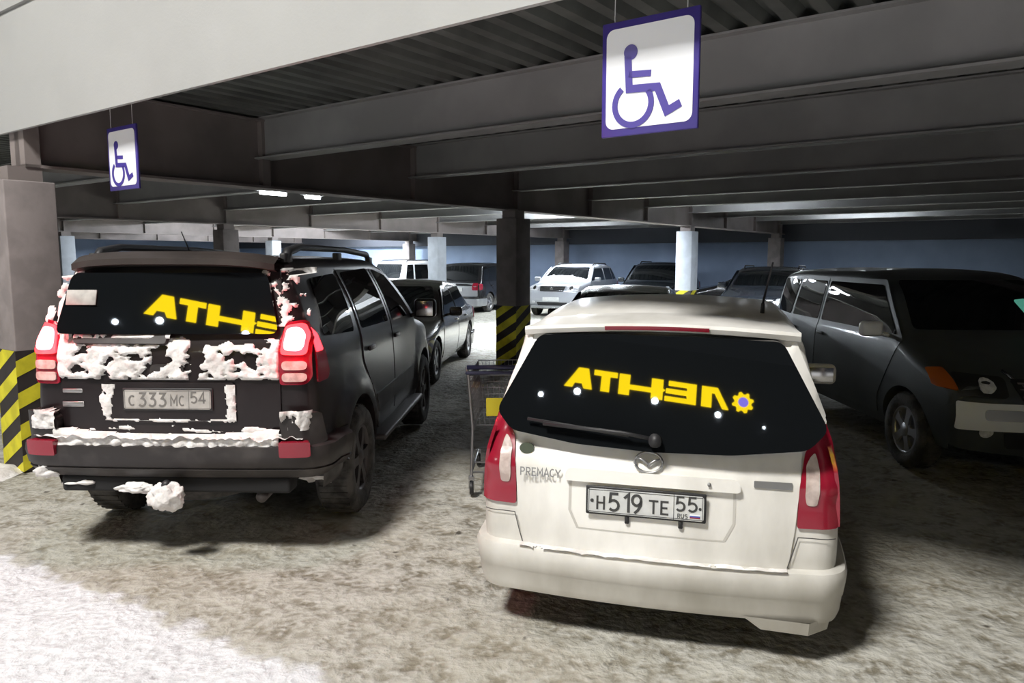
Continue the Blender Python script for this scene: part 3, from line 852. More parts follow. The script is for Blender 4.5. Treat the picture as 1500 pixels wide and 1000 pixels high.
    mb.add(vs, [(i*4+k, i*4+(k+1) % 4, (i+1)*4+(k+1) % 4, (i+1)*4+k) for i in range(12) for k in range(4)])
    mb.build('high_stop_lamp', M_['red_lens'], spo)
    # bumper
    bp = bumper(root, c, 'rear', [(.265, -.02), (.27, .015), (.31, .03), (.38, .038), (.385, .042), (.44, .05), (.485, .055), (.505, .045), (.512, .02), (.516, -.02)], W, 'rear_bumper', back=.60)
    mb = MB()
    for s in (1, -1):
        yy = s
        mb = MB(); seamline(mb, f, [(yy*.79, .655), (yy*.70, .66), (yy*.64, .66), (yy*.60, .52)], B, .005, .014)
        mb.build('bumper_seam', M_['seam'], bp)
    for s in (-1,):       # lower corner skirt
        mb = MB(); panel(mb, f, [(s*.42, .28), (s*.78, .28), (s*.77, .19), (s*.50, .20)], B, off=.02, thick=.02, r=.01)
        vs = []
        x0 = -2.02
        mb = MB(); q = [(-.0, s*.42, .285), (-.0, s*.70, .285), (.10, s*.80, .285), (.42, s*.83, .285)]
        lo = [(.02, s*.50, .195), (.02, s*.70, .185), (.11, s*.79, .185), (.40, s*.815, .20)]
        vs = [(x0+a, b, z) for a, b, z in q]+[(x0+a, b, z) for a, b, z in lo]+[(x0+a+.05, b*.96, z) for a, b, z in q]+[(x0+a+.05, b*.96, z) for a, b, z in lo]
        mb.add(vs, [(i, i+1, 5+i, 4+i) for i in range(3)]+[(8+i, 12+i, 13+i, 9+i) for i in range(3)]+[(4+i, 5+i, 13+i, 12+i) for i in range(3)], False)
        mb.build('corner_skirt', W, bp)
    # sides
    for s in (1, -1):
        fs = c.side(s); o_ = (0, s, 0)
        dr = P1('rear_door', W, root, fs, [(-.98, 1.48), (-.05, 1.50), (-.05, .32), (-.80, .32), (-1.02, .62), (-1.15, .95)], o_, off=.004, r=.05, res=.08)
        P1('side_window', M_['glass'], dr, fs, [(-.92, 1.43), (-.08, 1.46), (-.08, 1.02), (-1.05, 1.02)], o_, off=.008, r=.04, res=.08)
        df = P1('front_door', W, root, fs, [(-.03, 1.50), (.25, 1.42), (.95, 1.03), (1.0, .60), (.92, .32), (-.03, .32)], o_, off=.004, r=.05, res=.08)
        P1('side_window', M_['glass'], df, fs, [(0, 1.46), (.22, 1.38), (.80, 1.03), (0, 1.02)], o_, off=.008, r=.03, res=.08)
        P1('quarter_window', M_['glass'], root, fs, [(-1.08, 1.42), (-1.45, 1.38), (-1.66, 1.08), (-1.20, 1.02)], o_, off=.005, r=.04, res=.08)
        wheel(root, -1.32, s*.74, .305, .19, s); wheel(root, 1.35, s*.74, .305, .19, s)
        mirror_part(root, .72, s*1.05, .99, s, W, sz=(.10, .26, .15))
    # roof rails of snow-free black, aerial
    mb = MB(); y = -.50; z = c.ztop(-1.30, y)
    mb.tube([(-1.30, y, z-.01), (-1.33, y, z+.05)], [.012, .009], 8); mb.tube([(-1.33, y, z+.05), (-1.48, y-.03, z+.26)], [.006, .0045], 6)
    mb.build('roof_aerial', M_['black'], root)
    ff = c.front(); F = (1, 0, 0)
    P1('windscreen', M_['glass'], root, ff, [(-.55, 1.43), (.55, 1.43), (.68, 1.10), (-.68, 1.10)], F, off=.005, r=.05, res=.1)
    for s in (1, -1): P1('headlamp', M_['lamp_clear'], root, ff, [(s*.45, .72), (s*.72, .74), (s*.74, .62), (s*.45, .60)], F, off=.006, r=.03, res=.06)
    P1('grille', M_['black'], root, ff, [(-.35, .68), (.35, .68), (.32, .58), (-.32, .58)], F, off=.006, r=.02, res=.06)
    # stain of frozen dirt on the bumper, snow crumbs
    snow(bp, lambda y, z: Vector((c.fx(y, .5, 'rear')-.052+(z)*1.0, y, .512)), (-.60, .62, .0, .05), lambda y, q: fbm(y, q, 9, 3)*.3+.12, (0, 0, 1), .006, .012, 'frost_crust', .0)
    warp(root, lambda z: z-.075*max(0, min(1, (z-.12)/.12, (1.44-z)/.40)))
    return root, c
def warp(root, fn):
    for o in list(root.children_recursive):
        if o.name.split('.')[0] in ('wheel', 'rim') or o.type != 'MESH': continue
        for v in o.data.vertices: v.co.z = fn(v.co.z)
white_hatchback()

# ------------------------------------------------------------ dark four-wheel drive on the left, rear to the camera
def dark_offroader():
    root = empty('offroad_car', (-1.93, 6.60, 0), R(90-2.3), 'snowy dark four-wheel drive with lit brake lamps, parked rear first on the left', 'car')
    prof = [(2.18, .48, 0, .14, .05), (2.30, .70, .08, .14, .08), (2.26, 1.02, .08, .12, .10), (2.05, 1.14, .2, .08, .10), (1.15, 1.23, .15, .05, .10),
            (.50, 1.74, .2, .05, .09), (.10, 1.82, .3, .04, .09), (-1.80, 1.83, .3, .035, .09), (-2.10, 1.80, .06, .04, .08),
            (-2.16, 1.75, .02, .02, .09), (-2.255, 1.33, .02, .012, .09), (-2.29, 1.28, .03, .02, .09), (-2.31, 1.0, .12, .03, .10), (-2.30, .66, .05, .03, .10), (-2.24, .50, 0, .03, .09)]
    sect = [(.30, .84), (.55, .88), (.85, .885), (1.15, .87), (1.27, .85), (1.5, .77), (1.72, .655), (1.83, .57)]
    c = Car(prof, sect, [(1.4, .9, .10, 2)], [(-1.40, .38, .46), (1.39, .38, .46)], .38)
    oys = c.ys
    def ys(x, z):
        v = oys(x, z); u = (-1.6-x)/.75
        if u > 0: v *= 1-.05*u**2
        for wx in (-1.40, 1.39):                 # flared arches
            d = math.hypot(x-wx, z-.38); v += .045*max(0, 1-abs(d-.50)/.14)**.7 if d < .64 and z > .3 else 0
        return v
    c.ys = ys; c.W = [c.ys(x, z) for x, z in c.E]
    W = M_['prado_p']; c.body(root, W); f = c.rear(); B = (-1, 0, 0); PL = M_['prado_plastic']
    g = P1('tailgate', W, root, f, [(-.62, 1.76), (.62, 1.76), (.675, 1.42), (.66, 1.08), (.66, .70), (-.66, .70), (-.66, 1.08), (-.675, 1.42)], B, off=.012, thick=.01, r=.03)
    win = [(-.575, 1.715), (.575, 1.715), (.655, 1.36), (-.655, 1.36)]
    nrm = pane_normal(PANE2); C0_ = Vector((-2.272, 0, 1.53))
    def plane(y, z): return Vector((C0_.x-(nrm.y*y+nrm.z*(z-C0_.z))/nrm.x, y, z))
    pl = rounded(win, .05); n = len(pl); mb = MB()
    mb.add([plane(*q) for q in pl]+[Vector((max(f(*q).x+.012, plane(*q).x+.006), *q)) for q in pl], [tuple(range(n))]+[(i, (i+1) % n, n+(i+1) % n, n+i) for i in range(n)])
    wn = mb.build('rear_window', M_['glass'], g)
    mb = MB(); mb.rbox(-.11, -.02, .40, .58, -.005, .003, .002, 1)
    mb.build('window_sticker', M_['plate_dirty'], g).matrix_local = Matrix.Translation(plane(.02, 1.63)+nrm*.021) @ Matrix.Rotation(R(-75), 4, 'Y') @ Matrix.Rotation(R(0), 4, 'Z')
    # handle bar, frozen over
    P1('handle_bar', PL, g, f, [(.56, 1.345), (.0, 1.345), (.0, 1.285), (.56, 1.285)], B, off=.05, thick=.04, r=.015)
    P1('door_handle', PL, g, f, [(.10, 1.18), (-.10, 1.18), (-.10, 1.10), (.10, 1.10)], B, off=.03, thick=.02, r=.03)
    P1('plate_garnish', W, g, f, [(.40, 1.075), (-.40, 1.075), (-.36, .86), (-.30, .835), (.30, .835), (.36, .86)], B, off=.022, thick=.012, r=.03)
    x = c.fx(0, .965, 'rear')-.030
    plate(root, backM(x, .0, .975, 2), [('C', -.212, -.006, .086, 1.1), ('333', -.09, 0, .116, 1.0), ('MC', .062, -.006, .084, .98), ('54', .184, .014, .092, 1.05)], m='plate_dirty', ink='ink_faint')
    mb = MB()
    E = backM(c.fx(.60, 1.0, 'rear')-.016, .585, 1.02, 0); mb.rbox(-.06, .06, -.012, .012, 0, .006, .003, 1, E); mb.build('badge', M_['grey_emb'], g)
    mb = MB(); E = backM(c.fx(.60, .95, 'rear')-.016, .585, .94, 0); mb.rbox(-.065, .065, -.016, .016, 0, .006, .003, 1, E); mb.build('badge', M_['grey_emb'], g)
    # spoiler
    mb = MB(); vs = []; fs = []
    for k in range(25):
        y = -.615+1.23*k/24; e = 1-abs(y/.615)**8; dz = -.035*(y/.615)**4
        vs += [(-1.95, y, c.ztop(-1.95, y)+.003), (-2.12-.05*e, y, 1.842+dz), (-2.20-.07*e, y, 1.80+dz), (-2.20-.07*e, y, 1.765+dz), (-2.12, y, 1.745+dz)]
    for i in range(24):
        for k in range(4): fs.append((i*5+k, i*5+k+1, (i+1)*5+k+1, (i+1)*5+k))
    mb.add(vs, fs, True); mb.build('roof_spoiler', mat('dusty_spoiler_paint', (.04, .031, .028), .5, var=.3, vscale=4), root, merge=True, ang=35)
    # lamps
    for s in (1, -1):
        q = [(s*.69, 1.42), (s*.655, 1.30), (s*.66, 1.06), (s*.80, 1.06), (s*.825, 1.10), (s*.815, 1.32), (s*.775, 1.43)]
        lp = P1('tail_lamp', M_['red_lens'], root, f, q, B, off=.022, thick=.02, r=.02, res=.04)
        P1('lit_brake_lens', M_['red_lit'], lp, f, [(s*.69, 1.40), (s*.668, 1.24), (s*.80, 1.235), (s*.80, 1.33), (s*.77, 1.41)], B, off=.034, thick=.012, r=.025, res=.04)
        P1('brake_bulb', M_['red_hot'], lp, f, [(s*.70, 1.385), (s*.685, 1.26), (s*.785, 1.255), (s*.785, 1.33), (s*.755, 1.39)], B, off=.040, thick=.008, r=.03, res=.03)
        for z in (1.175, 1.105):
            P1('clear_lens', M_['smoke_lens'], lp, f, [(s*.675, z+.026), (s*.675, z-.026), (s*.80, z-.026), (s*.80, z+.026)], B, off=.032, thick=.012, r=.024, res=.04)
        fs_ = c.side(s)
        mb = MB(); panel(mb, fs_, [(-2.16, 1.42), (-2.05, 1.34), (-2.00, 1.10), (-2.04, 1.06), (-2.20, 1.06)], (0, s, 0), off=.010, thick=.015, r=.02, res=.05); mb.build('lamp_side', M_['red_lens'], lp)
        mb = MB(); panel(mb, fs_, [(-2.16, 1.39), (-2.09, 1.34), (-2.07, 1.24), (-2.18, 1.24)], (0, s, 0), off=.016, thick=.01, r=.02, res=.05); mb.build('lit_brake_side', M_['red_lit'], lp)
    # bumper with its raised corners and shelf
    bp = bumper(root, c, 'rear', [(.49, -.04), (.50, .03), (.54, .07), (.56, .085), (.565, .075), (.58, .09), (.66, .105), (.70, .10), (.712, .07), (.716, -.03)], PL, 'rear_bumper', back=.36)
    for s in (1, -1):
        cr = P1('bumper_corner', PL, bp, f, [(s*.68, .71), (s*.66, .86), (s*.72, .90), (s*.84, .90), (s*.855, .71)], B, off=.065, thick=.06, r=.02, res=.04)
        P1('reflector', M_['red_lens'], cr, f, [(s*.665, .74), (s*.80, .74), (s*.80, .665), (s*.665, .665)], B, off=.110, thick=.03, r=.01, res=.05)
    mb = MB(); mb.rbox(-2.30, -2.16, -.70, .70, .40, .50, .02, 3); mb.build('lower_valance', M_['under'], root)
    # tow hook, exhaust, spare wheel under the tail
    mb = MB(); mb.tube([(-2.15, 0, .42), (-2.36, 0, .38), (-2.40, 0, .42), (-2.40, 0, .46)], [.03, .03, .025, .022], 10)
    bmv = [(-2.40+.03*math.cos(a)*math.cos(b), .03*math.sin(a)*math.cos(b), .48+.03*math.sin(b)) for b in (-1.2, -.6, 0, .6, 1.2) for a in [2*math.pi*k/12 for k in range(12)]]
    mb.add(bmv, [(i*12+k, i*12+(k+1) % 12, (i+1)*12+(k+1) % 12, (i+1)*12+k) for i in range(4) for k in range(12)]+[tuple(range(48, 60))], True)
    hk = mb.build('tow_hook', M_['black'], root)
    mb = MB(); mb.lathe([(.15, -.09), (.34, -.10), (.365, -.05), (.365, .05), (.34, .10), (.15, .09)], Matrix.Translation((-1.86, 0, .42)), 36); mb.build('spare_wheel', M_['tyre'], root)
    mb = MB(); mb.tube([(-1.9, -.48, .36), (-2.24, -.50, .36)], .035, 14); mb.build('exhaust_pipe', M_['rim_dark'], root)
    # snow
    def m1(y, z):
        if not (-.66 < y < .80): return -1
        top = 1.33+.04*math.sin(y*5)+.06*fbm(y, 0, 4, 1)
        if y > .60: top = 1.42
        v = min((top-z)*6, (z-1.085)*14, .6)
        hole = .42-((y-.02)**2/.05+(z-1.20)**2/.008)*.42
        return min(v, (.46 if y > -.1 else .34)+fbm(y, z*1.5, 9, 2)*1.5-max(0, hole)*1.3-(.55*max(0, -y-.30)))
    snow(g, f, (-.66, .66, 1.06, 1.46), m1, B, .028, .008, base=.014)
    snow(g, f, (-.02, .57, 1.325, 1.365), lambda y, z: min((z-1.325)*20, (1.358-z)*20, .3+fbm(y, z, 9, 5)), B, .02, .008, base=.048)
    snow(g, f, (-.40, .42, .82, 1.07), lambda y, z: min(.25, .10-abs(max(abs(y)/.40, (.96-z)/.12)-.93)*1.2+fbm(y, z, 10, 7)*.12), B, .014, .009, base=.022)
    snow(g, f, (-.62, .50, .755, .835), lambda y, z: .05+fbm(y, z*3, 5, 8)*.5-abs(z-.79)*6-.10, B, .014, .009, base=.012)
    snow(root, f, (.56, .86, 1.20, 1.75), lambda y, z: min(.3, .24+fbm(y, z, 9, 9)*.6-abs(y-(.69-(z-1.45)*.22))*3.4), B, .018, .010, base=.004)
    snow(root, f, (-.80, -.52, 1.40, 1.75), lambda y, z: min(.3, .07+fbm(y, z, 14, 12)*.9-abs(y+(.68-(z-1.45)*.25))*3.5), B, .012, .009, base=.012)
    sh = lambda y, q: Vector((c.fx(y, .72, 'rear')+.03-q, y, .718))
    snow(bp, sh, (-.80, .82, .0, .125), lambda y, q: min(.3, .32+fbm(y, q, 8, 4)*.25, (q+.005)*20), (0, 0, 1), .05, .012, base=0)
    snow(bp, f, (-.66, .70, .70, .80), lambda y, z: min(.3, (.765+.05*(abs(y)/.66)**4-z)*9+fbm(y, z, 5, 6)*.07), B, .055, .010, base=.03)
    for s in (1, -1):
        snow(bp, f, (s*.76-.09, s*.76+.09, .80, .92), lambda y, z: min(.3, .22+fbm(y, z, 9, 15+s)*.8-abs(z-.90)*2), B, .03, .009, base=.066)
    snow(bp, f, (-.60, .84, .535, .575), lambda y, z: min(.2, .08+fbm(y, z, 6, 22)*.5-abs(z-.553)*9), B, .012, .007, base=.085)
    rn = random.Random(3)
    def blob(p, r, nm, parent, sq=(1, 1, 1)):
        bm = bmesh.new(); bmesh.ops.create_icosphere(bm, subdivisions=4, radius=1)
        for v in bm.verts:
            d = 1+.45*noise.fractal(v.co*1.7+Vector((p[0]*9, p[1]*7, 0)), 1, 2, 4); v.co = Vector((v.co.x*r*d*sq[0]+p[0], v.co.y*r*d*sq[1]+p[1], v.co.z*r*d*sq[2]+p[2]))
        m = MB(); m.add([v.co for v in bm.verts], [[v.index for v in q.verts] for q in bm.faces], True); bm.free()
        return m.build(nm, M_['snow'], parent)
    blob((-2.40, .0, .41), .085, 'snow_lump', hk, (.6, 1.2, .95)); blob((-2.34, .22, .44), .06, 'snow_lump', hk, (.6, 1.8, .5))
    blob((-2.26, .58, .455), .05, 'snow_lump', bp, (1, 2.6, .6)); blob((-2.30, .78, .53), .055, 'snow_lump', bp, (1, 1.3, .9))
    blob((-1.72, -.70, .40), .12, 'snow_lump', root, (.7, 1.1, .8))
    # sides
    for s in (1, -1):
        fs = c.side(s); o_ = (0, s, 0)
        P1('quarter_window', M_['glass'], root, fs, [(-1.18, 1.69), (-1.78, 1.67), (-1.98, 1.32), (-1.30, 1.28)], o_, off=.006, r=.05, res=.08)
        dr = P1('rear_door', W, root, fs, [(-1.10, 1.76), (-.12, 1.77), (-.10, .48), (-.92, .48), (-.92, .80), (-1.16, 1.05)], o_, off=.008, r=.04, res=.08)
        P1('side_window', M_['glass'], dr, fs, [(-1.04, 1.69), (-.20, 1.71), (-.18, 1.26), (-1.10, 1.28)], o_, off=.012, r=.04, res=.08)
        df = P1('front_door', W, root, fs, [(-.08, 1.77), (.40, 1.70), (1.05, 1.22), (.95, .75), (.90, .48), (-.07, .48)], o_, off=.008, r=.04, res=.08)
        P1('side_window', M_['glass'], df, fs, [(-.02, 1.70), (.36, 1.64), (.90, 1.24), (-.02, 1.25)], o_, off=.012, r=.03, res=.08)
        for d_, x in ((dr, -.95), (df, .02)):
            mb = MB(); y = s*(c.ys(x, 1.13)+.025); mb.rbox(x-.09, x+.09, y-.012, y+.012, 1.105, 1.14, .010, 3); mb.build('handle', W, d_)
        mb = MB(); panel(mb, fs, [(-.85, .74), (.82, .74), (.82, .60), (-.85, .60)], o_, off=.022, thick=.02, r=.02, res=.1); mb.build('door_moulding', PL, root)
        mb = MB(); mb.rbox(-.90, .90, s*.80, s*1.0, .38, .43, .02, 3) if s > 0 else mb.rbox(-.90, .90, -.98, -.80, .38, .43, .02, 3)
        mb.build('side_step', M_['rim_dark'], root)
        wheel(root, -1.40, s*.80, .38, .25, s, 'rim_dark', 6); wheel(root, 1.39, s*.80, .38, .25, s, 'rim_dark', 6)
        mirror_part(root, .88, s*1.02, 1.30, s, W, sz=(.12, .22, .19))
        y = s*.60; mb = MB()
        zt = lambda x: c.ztop(x, y)
        pts = [(-1.98, y, zt(-1.98)+.0), (-1.92, y, zt(-1.92)+.055), (-1.7, y, zt(-1.7)+.075), (-.6, y, zt(-.6)+.075), (.15, y, zt(.15)+.06), (.35, y, zt(.35)-.0)]
        mb.tube(pts, [.03, .030, .024, .022, .026, .02], 10)
        for x in (-1.95, -.8, .25): mb.rbox(x-.07, x+.07, y-.02, y+.02, zt(x)-.01, zt(x)+.05, .01, 2)
        mb.build('roof_rail', M_['black'], root)
    mb = MB(); z = c.ztop(-1.6, .2); mb.tube([(-1.5, .22, z), (-1.62, .22, z+.15)], [.006, .004], 6); mb.build('roof_aerial', M_['black'], root)
    ff = c.front(); F = (1, 0, 0)
    P1('windscreen', M_['glass'], root, ff, [(-.60, 1.70), (.60, 1.70), (.72, 1.28), (-.72, 1.28)], F, off=.005, r=.05, res=.1)
    for s in (1, -1): P1('headlamp', M_['lamp_clear'], root, ff, [(s*.48, 1.02), (s*.78, 1.0), (s*.78, .80), (s*.48, .78)], F, off=.008, r=.04, res=.08)
    P1('grille', M_['chrome'], root, ff, [(-.42, 1.02), (.42, 1.02), (.38, .76), (-.38, .76)], F, off=.01, r=.04, res=.08)
    return root
dark_offroader()

# ------------------------------------------------------------ the other cars
def road_car(name, loc, heading, label, cat, paint, L=4.4, WD=1.78, H=1.65, hood=.95, belt=.98, cowl=1.05, rf=.35, rr=-1.55, rb=-1.95, tail=None,
             wr=.32, cl=.22, rails=False, slim=.80, lamp='std', platef=True, glass='glass', rimm='rim', grille='black', detail=None, crown=.16, trim=None, pz=None, lampm='lamp_clear', mirm=None):
    root = empty(name, (loc[0], loc[1], 0), R(90-heading), label, cat)
    h = L/2
    prof = [(h-.08, cl, 0, crown, .06), (h, cl+.26, .08, crown, .09), (h-.03, hood-.20, .08, crown, .10), (h-.22, hood-.05, .15, crown*.6, .10), (cowl, max(belt, hood)+.04, .12, .06, .10),
            (rf, H-.09, .2, .05, .09), (rf-.5, H, .4, .04, .09), (rr+.45, H-.01, .4, .04, .09), (rr, H-.07, .10, .05, .09)]
    if tail: prof += [(rb, belt+.10, .12, .05, .09), (-h+.16, belt+.06, .08, .07, .09), (-h+.04, belt-.08, .08, .09, .09)]
    else: prof += [(rb, belt+.05, .05, .05, .09), (-h+.05, belt-.08, .05, .08, .10)]
    prof += [(-h, cl+.30, .08, .10, .10), (-h+.06, cl, 0, .10, .08)]
    w2 = WD/2
    sect = [(cl, w2*.90), (cl+.15, w2*.97), (.62, w2), (belt-.08, w2*.985), (belt+.02, w2*.95), ((belt+H)/2, w2*(.95+slim)/2*1.005), (H-.07, w2*slim), (H, w2*(slim-.07))]
    wb = .305*L; c = Car(prof, sect, [(h-.9, .9, .12, 2)], [(-wb, wr, wr+.05), (wb+.03, wr, wr+.05)], cl+.01, step=.08)
    oys = c.ys
    c.ys = lambda x, z: oys(x, z)*(1-.07*max(0, (-(h-.8)-x)/.8)**2); c.W = [c.ys(x, z) for x, z in c.E]
    m = M_[paint]; G_ = M_[glass]; c.body(root, m); ff = c.front(); fr = c.rear(); F = (1, 0, 0); B = (-1, 0, 0)
    wt = w2*slim-.10; wbm = w2*.95-.12
    P1('windscreen', G_, root, ff, [(-wt, H-.11), (wt, H-.11), (wbm, belt+.08), (-wbm, belt+.08)], F, off=.006, r=.05, res=.09)
    zb = belt+(.13 if tail else .07)
    P1('rear_window', G_, root, fr, [(-wt, H-.13), (wt, H-.13), (wbm-.02, zb), (-wbm+.02, zb)], B, off=.006, r=.05, res=.09)
    gz = hood-.17
    for s in (1, -1):
        hl = P1('headlamp', M_[lampm], root, ff, [(s*(w2*.50), gz+.07), (s*(w2*.86), gz+.09), (s*(w2*.90), gz-.07), (s*(w2*.52), gz-.07)], F, off=.012, r=.03, res=.06)
        P1('lamp_reflector', M_['chrome' if lampm == 'lamp_clear' else 'lamp_clear'], hl, ff, arc(s*w2*.66, gz+.005, .055, 0, 345, 12), F, off=.018, r=0, res=.05)
        tl = P1('tail_lamp', M_['red_lens'], root, fr, [(s*(w2*.66), belt-.02), (s*(w2*.86), belt-.02), (s*(w2*.90), belt-.25), (s*(w2*.68), belt-.25)], B, off=.012, r=.03, res=.06)
        mb = MB(); panel(mb, c.side(s), [(-h+.13, belt-.03), (-h+.35, belt-.05), (-h+.32, belt-.22), (-h+.14, belt-.25)], (0, s, 0), off=.008, thick=.01, r=.02, res=.06); mb.build('lamp_side', M_['red_lens'], tl)
        P1('fog_lamp', M_['lamp_clear'], root, ff, arc(s*w2*.68, cl+.20, .045, 0, 345, 12), F, off=.014, r=0, res=.05)
    gr = P1('grille', M_[grille], root, ff, [(-w2*.46, gz+.06), (w2*.46, gz+.06), (w2*.42, gz-.09), (-w2*.42, gz-.09)], F, off=.012, r=.02, res=.06)
    for k in range(3):
        mb = MB(); seamline(mb, ff, [(-w2*.42, gz-.06+.045*k), (w2*.42, gz-.06+.045*k)], F, .010, .017); mb.build('grille_bar', M_['chrome'], gr)
    mb = MB(); E = frontM(c.fx(0, gz, 'front')+.025, 0, gz, 0); mb.rbox(-.05, .05, -.035, .035, -.01, .006, .01, 2, E); mb.build('front_badge', M_['chrome'], gr)
    P1('air_intake', M_['black'], root, ff, [(-w2*.55, cl+.20), (w2*.55, cl+.20), (w2*.5, cl+.07), (-w2*.5, cl+.07)], F, off=.008, r=.02, res=.08)
    pz = pz or cl+.29
    if platef: plate(root, frontM(c.fx(0, pz, 'front')+.03, 0, pz, 0), [], frame=False)
    plate(root, backM(c.fx(0, belt-.22, 'rear')-.02, 0, belt-.22, 0), [], frame=False)
    if trim:
        bumper(root, c, 'front', [(cl-.0, -.03), (cl+.02, .02), (cl+.08, .03), (cl+.10, .01)], M_[trim], 'front_skid_trim', back=.5)
    bumper(root, c, 'rear', [(cl-.0, -.03), (cl+.02, .02), (cl+.20, .04), (cl+.24, .03), (cl+.26, -.02)], m if not trim else M_[trim], 'rear_bumper', back=.5)
    xm = (rf+rr)/2+.10
    for s in (1, -1):
        fs = c.side(s); o_ = (0, s, 0)
        zt = H-.15
        def xf(z): return cowl-.12+(rf-.02-(cowl-.12))*(z-belt)/(zt-belt)
        def xr(z): return rb+.22+(rr+.10-rb-.22)*(z-belt)/(zt-belt)
        # wheel arches limit the doors below
        df = P1('front_door', m, root, fs, [(xm+.02, zt+.05), (xf(zt), zt+.05), (xf(belt)+.08, belt), (wb-.42, .55), (wb-.45, cl+.10), (xm+.02, cl+.10)], o_, off=.005, r=.04, res=.1)
        P1('side_window', G_, df, fs, [(xm+.05, zt), (xf(zt)-.03, zt), (xf(belt)-.03, belt+.03), (xm+.05, belt+.03)], o_, off=.010, r=.03, res=.09)
        xd = max(-wb+.05, xr(belt)+.3) if not tail else xr(belt)+.25
        dr = P1('rear_door', m, root, fs, [(xm-.02, zt+.05), (xd-.02, zt+.05), (xd-.10, belt), (-wb+.42, .62), (-wb+.50, cl+.10), (xm-.02, cl+.10)], o_, off=.005, r=.04, res=.1)
        P1('side_window', G_, dr, fs, [(xm-.05, zt), (xd+.02, zt), (xd-.04, belt+.03), (xm-.05, belt+.03)], o_, off=.010, r=.03, res=.09)
        if not tail:
            P1('quarter_window', G_, root, fs, [(xd-.06, zt), (xr(zt)+.02, zt), (xr(belt)+.02, belt+.05), (xd-.12, belt+.03)], o_, off=.008, r=.03, res=.09)
        for d_, x in ((df, xm+.14), (dr, xd+.10)):
            mb = MB(); y = s*(c.ys(x, belt-.10)+.02); mb.rbox(x-.08, x+.08, y-.010, y+.010, belt-.12, belt-.09, .008, 2); mb.build('handle', m, d_)
        wheel(root, -wb, s*(w2-.115), wr, .20, s, rimm); wheel(root, wb+.03, s*(w2-.115), wr, .20, s, rimm)
        mirror_part(root, cowl-.30, s*(w2+.12), belt+.07, s, M_[mirm] if mirm else m, sz=(.11, .20, .14))
        if rails:
            y = s*(w2*slim-.10); mb = MB(); z_ = lambda x: c.ztop(x, y)
            mb.tube([(rr+.15, y, z_(rr+.15)), (rr+.28, y, z_(rr+.28)+.06), (rf-.45, y, z_(rf-.45)+.06), (rf-.30, y, z_(rf-.30))], .018, 8); mb.build('roof_rail', M_['black'], root)
    if detail: detail(root, c)
    return root, c
def van_detail(root, c):
    ff = c.front(); F = (1, 0, 0)
    for s in (1, -1):
        P1('turn_signal', M_['orange_lens'], root, ff, [(s*.765, .92), (s*.835, .91), (s*.84, .79), (s*.765, .78)], F, off=.022, r=.015, res=.04)
    P1('bumper_face', mat('pale_silver_bumper', (.78, .80, .82), .45), root, ff, [(-.78, .70), (.78, .70), (.78, .50), (-.78, .50)], F, off=.03, r=.02, res=.06)
    for s in (1, -1):
        P1('bumper_slot', M_['grey_emb'], root, ff, [(s*.36, .655), (s*.62, .655), (s*.62, .575), (s*.36, .575)], F, off=.036, r=.03, res=.06)
    mb = MB()
    for s in (1, -1): mb.tube([ff(s*.40, .93)+Vector((.03, 0, 0)), ff(s*.28, .76)+Vector((.035, 0, 0))], .014, 8)
    mb.tube([ff(-.28, .76)+Vector((.035, 0, 0)), ff(.28, .76)+Vector((.035, 0, 0))], .014, 8); mb.build('grille_surround', M_['chrome'], root)
    mb = MB(); panel(mb, ff, [(-.62, 1.32), (-.50, 1.36), (-.48, 1.20), (-.56, 1.18)], F, off=.012, thick=.004, r=.01, res=.05)
    mb = MB(); panel(mb, ff, [(.30, 1.42), (.42, 1.43), (.42, 1.24), (.34, 1.23)], F, off=.010, thick=.003, r=.02, res=.05); mb.build('paper_pass', M_['green_glow'], root)
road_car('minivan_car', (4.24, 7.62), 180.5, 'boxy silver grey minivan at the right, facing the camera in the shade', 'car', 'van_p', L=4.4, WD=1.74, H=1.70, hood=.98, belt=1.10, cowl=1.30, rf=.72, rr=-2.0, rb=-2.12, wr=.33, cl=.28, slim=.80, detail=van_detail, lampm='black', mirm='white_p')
def tail_detail(root, c):
    P1('tail_panel', M_['silver'], root, c.rear(), [(-.78, .98), (.78, .98), (.80, .55), (-.80, .55)], (-1, 0, 0), off=.007, r=.04, res=.08)
def sedan_detail(root, c):
    mb = MB(); panel(mb, c.front(), [(-.56, 1.13), (-.44, 1.16), (-.44, 1.04), (-.55, 1.02)], (1, 0, 0), off=.010, thick=.003, r=.01, res=.05); mb.build('paper_pass', M_['green_glow'], root)
road_car('sedan_car', (-1.80, 12.1), 186, 'dark brown saloon facing the camera beyond the dark four-wheel drive', 'car', 'brown_p', L=4.6, WD=1.78, H=1.46, hood=.86, belt=.92, cowl=.95, rf=.30, rr=-1.0, rb=-1.55, tail=True, wr=.32, cl=.20, slim=.74, detail=sedan_detail)
road_car('dark_car', (1.75, 11.4), 195, 'dark low car whose roof shows just behind the white hatchback roof', 'car', 'brown_p', L=4.4, WD=1.72, H=1.39, hood=.84, belt=.92, cowl=.95, rf=.30, rr=-1.0, rb=-1.5, tail=True, slim=.76)
road_car('wagon_car', (-3.35, 28.4), 36, 'white tall wagon seen from its rear corner, far left of the pale pillar', 'car', 'white_p', L=4.7, WD=1.80, H=1.72, belt=1.02, rr=-1.85, rb=-2.12, slim=.82, rails=True)
road_car('two_tone_car', (-1.0, 26.5), 23, 'dark off-road car with silver tail, seen from behind left of the striped pillar', 'car', 'black_p', L=4.6, WD=1.80, H=1.66, belt=1.0, rr=-1.8, rb=-2.05, slim=.82, trim='silver', detail=tail_detail)
